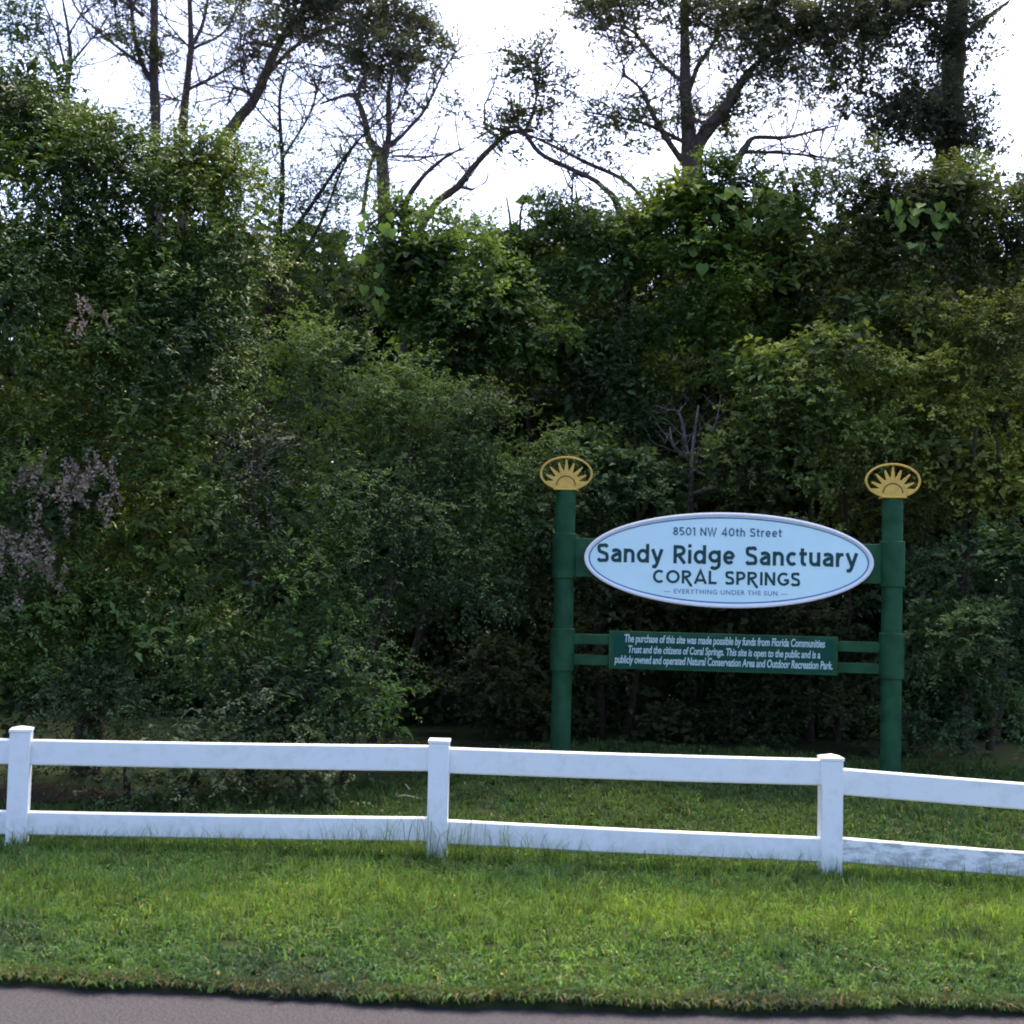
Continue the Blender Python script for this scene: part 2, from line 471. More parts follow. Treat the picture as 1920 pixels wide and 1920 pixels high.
# ------------------------------------------------------------------ leaves
def leaf_quads(pos, d, nrm, L, Wd, fold=0.22):
    s = unit(np.cross(d, nrm)); nn = unit(np.cross(s, d))
    m = pos + d * (0.45 * L)[:, None]
    hw = (Wd * 0.5)[:, None] * s; up_ = (fold * Wd)[:, None] * nn
    tip = pos + d * L[:, None] - nn * (0.12 * L)[:, None]
    V = np.stack([pos, m + hw + up_, tip, m - hw + up_], 1).reshape(-1, 3)
    return V
LEAF_GAIN = np.array([1.46, 1.36, 1.50])
def cloud(lobes, n, leaf=0.055, wide=0.5, per=12, spray=0.28, pal=((0.05, 0.09, 0.02),), droop=0.35, shell=0.5, upb=0.35, rough=0.2, tipc=None, front=0.75, seed=0, jitv=0.22, normal_up=0.8, sub=0.25, persub=26):
    """lobes: (cx,cy,cz,rx,ry,rz). n sprays of `per` leaves on an uneven shell; returns V,Q,C"""
    r = np.random.default_rng(seed + 101)
    lb = np.asarray(lobes, float)
    area = (lb[:, 3] * lb[:, 5] + lb[:, 3] * lb[:, 4] + lb[:, 4] * lb[:, 5])
    m = max(4, n // persub)
    k = r.choice(len(lb), m, p=area / area.sum())
    d = unit(r.normal(size=(m, 3)))
    flip = (d[:, 1] > 0.15) & (r.random(m) < front); d[flip, 1] *= -1
    flip = (d[:, 2] < -0.3) & (r.random(m) < 0.45); d[flip, 2] *= -1
    rad = 1 - shell * r.random(m) ** 1.6
    ph = lb[k, 0] * 3.1 + lb[k, 2] * 2.3
    bumpy = 1 + rough * (np.sin(5.1 * d[:, 0] + ph) * np.cos(4.3 * d[:, 2] - ph) + 0.6 * np.sin(9.7 * d[:, 2] + 8.1 * d[:, 0] + ph))
    cen = lb[k, :3] + d * lb[k, 3:6] * (rad * bumpy)[:, None]
    cout = unit(d / lb[k, 3:6])
    csz = sub * r.uniform(0.55, 1.45, m)
    ctone = r.normal(0, 0.20, m)
    j = r.integers(0, m, n)
    d2 = unit(r.normal(size=(n, 3)) + cout[j] * 0.6 + np.array([0, 0, 0.25]))
    p = cen[j] + d2 * (csz[j] * r.random(n) ** 0.5)[:, None] * np.array([1.2, 1.0, 0.6])
    out = unit(cout[j] * 0.5 + d2)
    sd = unit(out * 0.75 + r.normal(size=(n, 3)) * 0.5 + np.array([0, 0, upb]))
    SL = spray * r.uniform(0.55, 1.35, n)
    pal = np.asarray(pal, float) * LEAF_GAIN
    ci = np.clip(((np.sin(2.3 * p[:, 0] + 1.9 * p[:, 2] + seed) + np.sin(4.1 * p[:, 0] - 3.3 * p[:, 2] + 2 * p[:, 1])) * 0.25 + 0.5 + ctone[j] + r.normal(0, 0.12, n)), 0, 0.999)
    base = pal[(ci * len(pal)).astype(int)] * (1 + r.normal(0, jitv * 0.6, (n, 1)))
    Vs, Cs = [], []
    for i in range(per):
        t = (i + r.random(n) * 0.8) / per
        side = unit(np.cross(sd, np.array([0, 0, 1.0]) + r.normal(size=(n, 3)) * 0.35)) * (1 if i % 2 else -1)
        pos = p + sd * (t * SL)[:, None]
        pos[:, 2] -= droop * SL * t * t
        ld = unit(sd * 0.55 + side * 0.8 + r.normal(size=(n, 3)) * 0.35 - np.array([0, 0, droop * 0.6]))
        nr = unit(np.array([0, 0, normal_up]) + out * 0.38 + r.normal(size=(n, 3)) * 0.34)
        Lf = leaf * r.uniform(0.6, 1.3, n) * (1 - 0.25 * t)
        Vs.append(leaf_quads(pos, ld, nr, Lf, Lf * wide))
        cc = base * (1 + r.normal(0, 0.09, (n, 1)))
        if tipc is not None:
            f = (np.clip(t - 0.55, 0, 1) * 1.6)[:, None]
            cc = cc * (1 - f) + np.asarray(tipc) * LEAF_GAIN * f
        Cs.append(np.repeat(np.clip(cc, 0.003, 0.9), 4, 0))
    V = np.vstack(Vs); C = np.vstack(Cs)
    Q = np.arange(len(V)).reshape(-1, 4)
    return V, Q, C
def merge(clouds):
    V = np.vstack([c_[0] for c_ in clouds]); C = np.vstack([c_[2] for c_ in clouds]); Q = []; o = 0
    for c_ in clouds: Q.append(c_[1] + o); o += len(c_[0])
    return V, np.vstack(Q), C
def lobe(px, py, y, rx, rz, ry=None):
    """an ellipsoid of foliage: centre seen at px,py at depth y metres, half sizes given in photo pixels"""
    c_ = at(px, py, y); s = y / F
    return (c_.x, c_.y, c_.z, rx * s, (ry if ry else 0.5 * (rx + rz)) * s, rz * s)
seed_n = [0]
def crown(lobes, parent, mat='leaf', dens=1.0, name='crown', fill=True, **kw):
    seed_n[0] += 17
    lb = np.array(lobes, float)
    if fill: lb[:, 3:] *= 0.90; lobes = [tuple(q) for q in lb]
    area = 4 * (lb[:, 3] * lb[:, 5] + lb[:, 3] * lb[:, 4] + lb[:, 4] * lb[:, 5]).sum()
    n = int(area * 92 * dens)
    kw['leaf'] = kw.get('leaf', 0.055) * 0.86
    cl = [cloud(lobes, n, seed=seed_n[0], **kw)]
    if fill:
        inner = lb.copy(); inner[:, 3:] *= 0.72
        kw2 = dict(kw); kw2.update(per=6, spray=0.3, leaf=kw.get('leaf', 0.055) * 2.2, shell=0.5, tipc=None, front=0.5)
        cl.append(cloud(inner, int(n * 0.22), seed=seed_n[0] + 5, **kw2))
    V, Q, C = merge(cl)
    o = link(name, mesh_from(name, V, [Q], C), MAT[mat], parent)
    return o
def stems(points, parent, name='trunk', mat='bark', sides=8, per=5, wobble=0.08):
    """points: list of polylines, each a list of (px,py,depth,width_px)"""
    o = None
    for i_, pl in enumerate(points):
        t = Tubes()
        P = [tuple(at(a_, b_, y_)) for a_, b_, y_, _ in pl]; R = [w_ * 0.5 * y_ / F for _, _, y_, w_ in pl]
        P, R = smooth_path(P, R, per)
        t.add(P, R, sides, wobble)
        nm = 'branch' if (name == 'trunk' and i_) else name
        o = link(nm, t.mesh(nm), MAT[mat], parent)
    return o
def twiglets(parent, lines, name='twigs', mat='bark', n=6, length=0.5, r0=0.012, depth=2, spread=0.9, seed=1, upb=0.3):
    """fine branching twigs growing off polylines given as (px,py,depth,width)"""
    r = random.Random(seed)
    t = Tubes()
    def grow(p, d, L, rad, lev):
        k = 5
        P = [p]; dd = d.copy()
        for _ in range(k):
            dd = (dd + Vector((r.gauss(0, .22), r.gauss(0, .22), r.gauss(0, .2) + 0.05))).normalized()
            P.append(P[-1] + dd * (L / k))
        t.add(np.array([tuple(q) for q in P]), np.linspace(rad, rad * 0.35, k + 1), 4)
        if lev > 0:
            for q in range(2, k + 1):
                if r.random() < 0.75:
                    nd = (dd + Vector((r.gauss(0, spread), r.gauss(0, spread), r.gauss(0, spread) + upb))).normalized()
                    grow(P[q], nd, L * r.uniform(0.45, 0.75), rad * 0.55, lev - 1)
    for pl in lines:
        P = [Vector(at(a_, b_, y_)) for a_, b_, y_, _ in pl]
        for _ in range(n):
            i_ = r.randrange(len(P) - 1); f_ = r.random()
            p = P[i_].lerp(P[i_ + 1], f_); d = (P[i_ + 1] - P[i_]).normalized()
            nd = (d * 0.6 + Vector((r.gauss(0, spread), r.gauss(0, spread * 0.7), r.gauss(0, spread) + upb))).normalized()
            grow(p, nd, length * r.uniform(0.5, 1.2), r0 * r.uniform(0.6, 1.1), depth)
    if t.n: return tag(link(name, t.mesh(name), MAT[mat], parent), kind='stuff')
def base_of(px, y):
    p = at(px, 1400, y); return Vector((p.x, y, float(gz(p.x, y))))

PAL_DARK = ((0.024, 0.042, 0.017), (0.034, 0.060, 0.021), (0.046, 0.080, 0.026), (0.064, 0.108, 0.032))
PAL_GLOSS = ((0.020, 0.040, 0.013), (0.030, 0.060, 0.015), (0.045, 0.085, 0.018), (0.062, 0.110, 0.020), (0.085, 0.125, 0.022))
PAL_FERN = ((0.026, 0.046, 0.022), (0.034, 0.062, 0.025), (0.046, 0.082, 0.030), (0.060, 0.102, 0.034))
PAL_OLIVE = ((0.033, 0.048, 0.019), (0.046, 0.066, 0.022), (0.062, 0.088, 0.027), (0.084, 0.116, 0.032))
PAL_YEL = ((0.060, 0.085, 0.018), (0.085, 0.115, 0.020), (0.120, 0.150, 0.022))
PAL_PINE = ((0.060, 0.070, 0.036), (0.080, 0.092, 0.046), (0.100, 0.114, 0.055))

# ---- the tall glossy tree on the left
t = empty('broadleaf_tree', base_of(150, 10.0), 'tall dark tree filling the left edge, glossy small leaves and drooping pale flower sprays', 'tree')
LA = [lobe(40, 280, 10.4, 130, 130), lobe(150, 330, 10.3, 120, 120), lobe(270, 390, 10.2, 110, 120), lobe(400, 370, 10.4, 90, 115), lobe(220, 330, 10.5, 110, 100), lobe(330, 360, 10.5, 110, 95), lobe(60, 240, 10.7, 120, 110), lobe(430, 370, 10.6, 75, 95), lobe(430, 520, 10.4, 70, 120), lobe(100, 430, 10.1, 170, 150), lobe(350, 470, 10.2, 120, 140), lobe(400, 560, 10.2, 70, 150), lobe(60, 620, 9.8, 230, 230),
      lobe(270, 660, 9.9, 170, 220), lobe(80, 930, 9.7, 220, 230), lobe(300, 930, 9.8, 140, 210), lobe(110, 1200, 9.5, 210, 190), lobe(310, 1190, 9.6, 150, 180)]
crown(LA, t, 'leaf_gloss', 1.5, leaf=0.058, wide=0.42, per=13, spray=0.26, pal=PAL_GLOSS, tipc=(0.055, 0.095, 0.022), rough=0.22)
stems([[(150, 1500, 10.0, 60), (170, 1300, 10.1, 46), (130, 1000, 10.2, 36), (180, 600, 10.3, 24), (200, 300, 10.2, 8)],
       [(165, 1350, 10.05, 34), (260, 1100, 10.0, 26), (330, 800, 10.1, 18), (380, 460, 10.2, 8)]], t)
# pale dry flower sprays: drooping chains of tiny blossoms
r_ = np.random.default_rng(5)
def spray_mesh(k):
    r = np.random.default_rng(900 + k)
    L = r.uniform(0.10, 0.17); n = 34
    tt = np.linspace(0, 1, n)
    bend = r.uniform(-0.5, 0.5)
    P = np.stack([bend * L * tt ** 1.5, -0.25 * L * tt, -L * tt], 1) + r.normal(0, 0.008, (n, 3))
    d = unit(r.normal(size=(n, 3))); nr = unit(r.normal(size=(n, 3)))
    sz = r.uniform(0.016, 0.030, n)
    V = leaf_quads(P, d, nr, sz, sz * 0.8)
    C = np.repeat(np.clip(np.array([0.33, 0.25, 0.20]) * (1 + r.normal(0, 0.25, (n, 1))), 0.05, 0.6), 4, 0)
    return mesh_from('flower_spray', V, [np.arange(len(V)).reshape(-1, 4)], C)
SM = [spray_mesh(k) for k in range(8)]
for s_ in SM: s_.materials.append(MAT['flower'])
sp = []
for (cx, cy, sx, sy, n) in ((170, 900, 60, 42, 26), (45, 1030, 42, 45, 20), (70, 890, 50, 40, 8), (160, 575, 26, 30, 5), (5, 1140, 18, 35, 5)):
    for _ in range(n): sp.append((cx + r_.normal() * sx * 0.75, cy + r_.normal() * sy * 0.75))
for i_, (px, py) in enumerate(sp):
    o = bpy.data.objects.new('flower_spray', SM[i_ % 8]); COL.objects.link(o); o.parent = t
    p = at(px, py, 8.84 + r_.uniform(-0.12, 0.16)) - t.location
    o.location = p; o.rotation_euler = (r_.uniform(-.3, .3), r_.uniform(-.4, .4), r_.uniform(0, 6.28)); s_ = r_.uniform(0.75, 1.35); o.scale = (s_, s_, s_)

# ---- low shrub at its foot
t = empty('low_shrub', base_of(240, 9.0), 'low shrub with pale speckled leaves at the foot of the left tree, behind the rails', 'shrub')
crown([lobe(230, 1345, 9.15, 140, 105), lobe(350, 1430, 9.0, 120, 70), lobe(430, 1340, 9.2, 130, 110), lobe(40, 1320, 9.3, 90, 110), lobe(560, 1430, 9.2, 120, 70), lobe(270, 1465, 8.95, 90, 45), lobe(430, 1475, 8.95, 110, 40), lobe(600, 1480, 9.1, 90, 35)], t, 'leaf', 1.2,
      leaf=0.042, wide=0.5, per=12, spray=0.2, pal=((0.035, 0.055, 0.022), (0.055, 0.08, 0.03), (0.10, 0.13, 0.06), (0.025, 0.045, 0.016)))
stems([[(240, 1510, 9.1, 14), (230, 1400, 9.15, 9), (190, 1300, 9.2, 4)], [(330, 1510, 9.1, 14), (400, 1400, 9.15, 9), (440, 1300, 9.2, 4)]], t, 'stem')

# ---- small grey leaved shrub
t = empty('grey_shrub', base_of(470, 9.9), 'slender shrub with small silvery leaves between the left tree and the green mound', 'shrub')
crown([lobe(468, 850, 10.0, 62, 90), lobe(440, 960, 9.95, 70, 90), lobe(480, 1060, 9.9, 60, 90)], t, 'leaf_gloss', 0.9, leaf=0.040, wide=0.45, per=10, spray=0.2,
      pal=((0.05, 0.06, 0.04), (0.09, 0.10, 0.075), (0.16, 0.165, 0.14), (0.035, 0.05, 0.025)), fill=True)
stems([[(470, 1480, 9.9, 20), (460, 1200, 9.95, 14), (470, 900, 10, 6), (475, 770, 10, 3)]], t, 'stem')

# ---- green mounds in the middle
FE = dict(leaf=0.05, wide=0.42, per=14, spray=0.30, pal=PAL_FERN, droop=0.45, tipc=(0.075, 0.122, 0.038), rough=0.25)
t = empty('climbing_shrub', base_of(700, 11.0), 'broad green mound of tangled shrub rising between the left tree and the sign', 'shrub')
crown([lobe(560, 730, 10.7, 120, 90), lobe(680, 720, 10.9, 150, 95), lobe(820, 770, 11.1, 150, 90), lobe(960, 830, 11.4, 130, 85), lobe(700, 850, 11.1, 160, 110), lobe(870, 920, 11.3, 150, 120), lobe(1000, 960, 11.6, 90, 100)], t, 'leaf_soft', 1.15, **FE)
stems([[(700, 1405, 12.2, 24), (700, 1150, 12.0, 18), (690, 850, 11.5, 9), (660, 700, 11, 4)], [(720, 1405, 12.4, 20), (820, 1100, 12.2, 14), (940, 860, 11.8, 6)]], t)
t = empty('feathery_shrub', base_of(600, 10.0), 'feathery dark green shrub sloping down to the middle fence post', 'shrub')
crown([lobe(610, 960, 10.4, 130, 140), lobe(540, 1130, 10.0, 140, 150), lobe(650, 1140, 10.1, 100, 130), lobe(760, 1030, 10.7, 110, 130), lobe(600, 1290, 9.7, 130, 120), lobe(690, 1330, 9.9, 70, 75), lobe(500, 1330, 9.5, 110, 120), lobe(850, 1100, 11.0, 110, 110)], t, 'leaf_soft', 1.25, **dict(FE, pal=PAL_FERN[:3] + ((0.045, 0.095, 0.022),)))
stems([[(590, 1500, 9.9, 22), (580, 1250, 10.1, 16), (610, 950, 10.4, 6)], [(640, 1490, 9.9, 18), (700, 1200, 10.3, 12), (780, 1020, 10.7, 5)]], t)

# ---- bare branched dark tree, upper middle left
t = empty('thin_tree', base_of(540, 13.4), 'thin dark tree with bare arching branches and sparse leaves right of the big left tree', 'tree')
L1 = [[(470, 1380, 13.6, 34), (480, 900, 13.6, 30), (500, 600, 13.6, 26), (520, 470, 13.5, 20), (530, 330, 13.5, 14), (524, 190, 13.5, 9), (540, 110, 13.4, 4)],
      [(520, 470, 13.5, 16), (580, 390, 13.4, 12), (650, 290, 13.3, 9), (700, 235, 13.3, 5), (760, 190, 13.2, 3)],
      [(505, 560, 13.6, 14), (590, 440, 13.5, 10), (640, 320, 13.6, 6), (668, 260, 13.6, 3)],
      [(528, 300, 13.5, 8), (580, 215, 13.6, 6), (600, 150, 13.7, 3)], [(526, 250, 13.5, 7), (480, 200, 13.6, 5), (450, 130, 13.7, 3)]]
L1 = [[(a_, b_, c_, d_ * 0.66) for a_, b_, c_, d_ in l_] for l_ in L1]
stems(L1, t)
twiglets(t, L1, 'twig', n=20, length=0.65, r0=0.008, depth=3, seed=3)
crown([lobe(560, 450, 13.6, 100, 90), lobe(620, 400, 13.6, 70, 80), lobe(500, 400, 13.7, 60, 90), lobe(600, 560, 13.6, 130, 110), lobe(480, 560, 13.6, 80, 110), lobe(650, 350, 13.7, 60, 60), lobe(520, 300, 13.7, 60, 60), lobe(620, 470, 13.7, 90, 80), lobe(560, 360, 13.8, 90, 70)], t, 'leaf', 0.75, leaf=0.055, wide=0.42, per=9, spray=0.3, pal=PAL_DARK, fill=False, shell=0.9, persub=12)

# ---- vine draped shrub, top centre left
t = empty('vine_draped_tree', base_of(800, 12.8), 'small tree smothered in bright green vine below the forked bare trunk', 'tree')
crown([lobe(740, 450, 12.8, 75, 60), lobe(820, 440, 12.8, 85, 55), lobe(800, 530, 12.7, 120, 80), lobe(900, 520, 12.7, 75, 90), lobe(840, 620, 12.7, 130, 90), lobe(940, 620, 12.8, 100, 90)], t, 'leaf_vine', 1.2, leaf=0.075, wide=0.62, per=10, spray=0.3,
      pal=((0.025, 0.046, 0.016), (0.036, 0.068, 0.020), (0.052, 0.095, 0.025), (0.070, 0.122, 0.030)), tipc=(0.075, 0.125, 0.032))
stems([[(700, 1395, 14.0, 30), (760, 900, 13.6, 24), (810, 620, 13.1, 14), (820, 450, 12.8, 5)]], t)

# ---- back row, centre and right
def back(px, y, label, lobes, pal, mat='leaf', dens=1.0, trunk=None, name='leafy_tree', **kw):
    t = empty(name, base_of(px, y), label, 'tree')
    k = dict(leaf=0.068, wide=0.5, per=11, spray=0.24, pal=pal, rough=0.2, sub=0.30, persub=44); k.update(kw)
    crown(lobes, t, mat, dens, **k)
    stems(trunk or [[(px, 1395, y + 1.6, 30), (px + 10, 1000, y + 1.2, 24), (px - 15, 650, y + 0.5, 14), (px, lobes[0][2] * 0 + 450, y + 0.1, 5)]], t)
    return t
back(1000, 13.6, 'dark rounded tree left of centre under the open white sky', [lobe(940, 500, 13.7, 85, 90), lobe(1030, 480, 13.8, 110, 85), lobe(1110, 490, 13.7, 90, 110), lobe(1000, 610, 13.5, 150, 110), lobe(1080, 700, 13.4, 150, 110), lobe(960, 720, 13.4, 120, 90)], PAL_DARK)
back(1190, 13.9, 'dark upright tree with a narrow top left of the big pine fork', [lobe(1175, 400, 14.0, 60, 85), lobe(1190, 520, 13.9, 110, 110), lobe(1220, 660, 13.7, 140, 130), lobe(1170, 800, 13.6, 130, 110)], PAL_DARK)
back(1340, 13.4, 'bright topped tree hung with vines below the big pine fork', [lobe(1330, 370, 13.5, 75, 95), lobe(1290, 440, 13.5, 90, 90), lobe(1400, 430, 13.5, 110, 90), lobe(1350, 560, 13.3, 150, 120), lobe(1310, 690, 13.2, 140, 120), lobe(1440, 600, 13.3, 110, 120)], PAL_GLOSS, 'leaf_vine', leaf=0.075, wide=0.6)
back(1620, 13.2, 'wide olive dark tree under the ivy covered trunk', [lobe(1530, 420, 13.4, 90, 90), lobe(1620, 370, 13.5, 80, 85), lobe(1730, 400, 13.3, 110, 90), lobe(1560, 540, 13.2, 130, 110), lobe(1700, 530, 13.2, 130, 120), lobe(1620, 650, 13.1, 160, 110), lobe(1710, 770, 13.2, 130, 110), lobe(1700, 900, 13.2, 130, 110), lobe(1690, 400, 13.5, 100, 85), lobe(1770, 410, 13.6, 90, 95), lobe(1650, 450, 13.5, 110, 90)], PAL_OLIVE, dens=1.1)
back(1890, 13.6, 'olive tree cut off by the right edge beneath the open sky', [lobe(1890, 450, 13.8, 90, 100), lobe(1960, 430, 13.9, 90, 100), lobe(1850, 560, 13.6, 110, 100), lobe(1920, 680, 13.5, 130, 130)], PAL_OLIVE)

# ---- right: olive shrub, yellow-green shrub, vine mound
SH = dict(leaf=0.062, wide=0.6, per=12, spray=0.2, rough=0.18, sub=0.27, persub=46)
def shrub(name, px, y, label, lobes, pal, mat='leaf', dens=1.1, cat='shrub', **kw):
    t = empty(name, base_of(px, y), label, cat)
    k = dict(SH, pal=pal); k.update(kw)
    crown(lobes, t, mat, dens, **k)
    lb = lobes[0]
    stems([[(px - 20, 1405, y + 1.2, 18), (px - 30, 1100, y + 0.9, 13), (px, 800, y + 0.4, 6)], [(px + 25, 1405, y + 1.2, 16), (px + 50, 1150, y + 0.9, 11), (px + 40, 820, y + 0.4, 5)]], t, 'stem')
    return t
shrub('clumped_shrub', 1540, 11.9, 'rounded green shrub in stacked clumps above the right half of the sign', [lobe(1560, 710, 11.9, 100, 75), lobe(1440, 730, 12.0, 85, 75), lobe(1650, 750, 12.0, 75, 70), lobe(1540, 800, 11.8, 130, 70), lobe(1440, 870, 11.9, 90, 80), lobe(1600, 860, 11.9, 120, 60), lobe(1500, 950, 12.0, 120, 70)],
      ((0.044, 0.064, 0.022), (0.064, 0.098, 0.028), (0.092, 0.138, 0.035), (0.118, 0.168, 0.042)), tipc=(0.125, 0.165, 0.038))
shrub('yellow_green_shrub', 1840, 12.2, 'yellow green shrub at the right edge above the right sign post', [lobe(1850, 540, 12.4, 75, 60), lobe(1780, 620, 12.4, 80, 70), lobe(1880, 640, 12.3, 80, 75), lobe(1810, 730, 12.2, 110, 75), lobe(1900, 790, 12.1, 90, 90), lobe(1800, 850, 12.1, 110, 80), lobe(1880, 940, 12.0, 90, 80)],
      ((0.055, 0.075, 0.020), (0.085, 0.110, 0.026), (0.125, 0.155, 0.032), (0.165, 0.195, 0.036)), dens=1.2)
shrub('vine_mound', 1830, 11.2, 'dark green vine mound at the right edge beside the right sign post', [lobe(1850, 1090, 11.4, 110, 90), lobe(1790, 1190, 11.2, 100, 100), lobe(1890, 1230, 11.1, 90, 110), lobe(1780, 1330, 11.1, 90, 85), lobe(1870, 1370, 11.0, 100, 75)],
      PAL_FERN, 'leaf_soft', 1.1, leaf=0.055, wide=0.55)
shrub('sign_side_shrub', 1150, 12.1, 'leafy dark shrub behind the left sign post and the gold sun', [lobe(1150, 890, 12.2, 90, 75), lobe(1070, 960, 12.1, 90, 90), lobe(1180, 970, 12.1, 95, 80), lobe(1000, 1060, 12.0, 80, 80), lobe(1090, 1090, 12.2, 100, 70), lobe(1230, 1030, 12.3, 80, 60)],
      ((0.026, 0.045, 0.018), (0.04, 0.07, 0.026), (0.055, 0.09, 0.034)), dens=1.0)
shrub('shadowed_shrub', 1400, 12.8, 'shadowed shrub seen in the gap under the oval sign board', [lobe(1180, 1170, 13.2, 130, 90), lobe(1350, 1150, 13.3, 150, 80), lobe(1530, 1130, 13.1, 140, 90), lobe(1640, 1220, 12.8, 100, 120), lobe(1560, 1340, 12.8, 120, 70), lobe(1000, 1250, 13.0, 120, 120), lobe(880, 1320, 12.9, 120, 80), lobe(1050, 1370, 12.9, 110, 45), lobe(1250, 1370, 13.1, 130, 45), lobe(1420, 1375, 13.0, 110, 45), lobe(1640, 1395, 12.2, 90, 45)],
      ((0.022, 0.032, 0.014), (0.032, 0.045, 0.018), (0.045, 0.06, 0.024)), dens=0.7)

# ---- dead grey shrub above the sign
t = empty('dead_shrub', base_of(1300, 12.2), 'dead grey leafless shrub with forking twigs just above the oval board', 'shrub')
L2 = [[(1300, 1405, 14.2, 16), (1298, 1150, 13.6, 13), (1294, 1000, 12.7, 11), (1296, 900, 12.2, 10), (1300, 830, 12.2, 7), (1310, 760, 12.2, 4)],
      [(1292, 860, 12.2, 7), (1278, 790, 12.1, 5), (1272, 770, 12.1, 3)], [(1290, 862, 12.2, 8), (1262, 835, 12.1, 6), (1256, 800, 12.1, 3)],
      [(1298, 880, 12.2, 7), (1330, 892, 12.1, 6), (1372, 876, 12.05, 3)], [(1300, 925, 12.2, 7), (1340, 914, 12.1, 6), (1410, 908, 12.0, 4), (1450, 912, 12.0, 2)],
      [(1302, 860, 12.2, 5), (1340, 800, 12.2, 4), (1352, 740, 12.2, 2)]]
stems(L2, t, 'stem', 'bark_dead')
twiglets(t, L2[1:] + [L2[0][2:]], 'twig', 'bark_dead', n=5, length=0.33, r0=0.006, depth=1, seed=8)

# ---- dense growth behind everything (nobody could count it)
def woods():
    lb = []
    r = np.random.default_rng(77)
    for px in range(-900, 2900, 110):
        for py, d in ((620, 16.2), (820, 15.6), (1020, 15.2), (1220, 15.0), (1360, 14.8)):
            lb.append(lobe(px + r.uniform(-40, 40), py + r.uniform(-40, 40), d + r.uniform(-0.3, 0.5), 120, 130, 90))
    return lb
V, Q, C = cloud(woods(), 19000, leaf=0.22, wide=0.6, per=8, spray=0.4, pal=PAL_DARK[:3], seed=55, shell=0.9, front=0.6, normal_up=0.15, sub=0.35, persub=5)
tag(link('undergrowth', mesh_from('undergrowth', V, [Q], C), MAT['leaf']), 'dark dense undergrowth seen in the gaps behind the shrubs', 'undergrowth', kind='stuff')
def low_growth():
    r = np.random.default_rng(79)
    return [lobe(px + r.uniform(-30, 30), py + r.uniform(-20, 20), d + r.uniform(-0.2, 0.3), 90, 70, 60) for px in range(640, 2100, 90) for py, d in ((1150, 14.1), (1260, 14.0), (1360, 13.8))] + [lobe(1700, 890, 14.2, 110, 80, 60), lobe(1710, 880, 14.6, 110, 90, 60), lobe(1690, 880, 15.0, 120, 90, 60), lobe(620, 860, 14.6, 110, 80, 60)]
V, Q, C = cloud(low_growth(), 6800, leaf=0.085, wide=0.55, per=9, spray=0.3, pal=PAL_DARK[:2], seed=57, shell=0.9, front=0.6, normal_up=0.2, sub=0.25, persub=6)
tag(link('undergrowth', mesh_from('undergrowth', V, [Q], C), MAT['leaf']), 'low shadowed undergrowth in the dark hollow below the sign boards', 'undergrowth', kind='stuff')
def far_woods():
    lb = []
    r = np.random.default_rng(78)
    for px in range(-1500, 3500, 130):
        for py, d in ((560, 26), (720, 25.5), (880, 25), (1020, 24.5)):
            lb.append(lobe(px + r.uniform(-40, 40), py + r.uniform(-30, 30), d + r.uniform(-0.6, 0.9), 120, 100, 90))
    return lb
V, Q, C = cloud(far_woods(), 15000, leaf=0.42, wide=0.6, per=8, spray=0.7, pal=PAL_DARK[:3], seed=56, shell=0.9, front=0.5, normal_up=0.1, sub=0.6, persub=5)
tag(link('far_woods', mesh_from('far_woods', V, [Q], C), MAT['leaf']), 'dark woods glimpsed deep behind the shrubs', 'woods', kind='stuff')

# ------------------------------------------------------------------ tall trees against the sky
def pine(px, y, label, limbs, clumps, name='pine_tree', dens=1.0, tw=12, twl=0.9, seed=1, pal=PAL_PINE, leaf=0.10, wide=0.34, mat='needle', twd=2, per=12):
    t = empty(name, base_of(px, y), label, 'tree')
    limbs = [[(a_, b_, c_, d_ * 0.84) for a_, b_, c_, d_ in l_] for l_ in limbs]
    stems(limbs[:1], t, 'trunk', 'bark_pale', sides=9, wobble=0.10)
    for l_ in limbs[1:]: stems([l_], t, 'branch', 'bark_pale', sides=6)
    if tw: twiglets(t, limbs, 'twig', 'bark_pale', n=tw, length=twl, r0=0.012, depth=twd, seed=seed)
    if clumps:
        crown([lobe(*c_) for c_ in clumps], t, mat, dens * 1.15, leaf=leaf, wide=wide, per=per, spray=0.33, pal=pal, shell=0.8, rough=0.3, fill=False, upb=0.5, droop=0.2, front=0.5, normal_up=0.25, sub=0.20, persub=15)
    return t
pine(290, 18, 'straight bare pine trunk standing left of its twin against the white sky',
     [[(296, 1350, 18, 30), (294, 600, 18, 28), (292, 250, 18, 24), (288, 130, 18, 20), (289, 40, 18, 18), (290, -160, 18, 14)],
      [(288, 160, 18, 14), (262, 110, 18.1, 12), (252, 60, 18.2, 10), (245, 0, 18.3, 9), (240, -120, 18.3, 6)], [(270, 125, 18.1, 9), (195, 68, 18.3, 6), (140, 10, 18.5, 5), (120, -60, 18.6, 3)],
      [(268, 30, 18, 9), (250, 10, 18, 8), (232, -40, 18, 5)], [(255, 110, 18.2, 5), (220, 40, 18.3, 4), (210, -20, 18.3, 2)]],
     [(258, 100, 18, 26, 40), (275, 130, 18, 20, 30), (230, 80, 18.2, 30, 14), (235, -40, 18.2, 80, 40)], seed=21, tw=12)
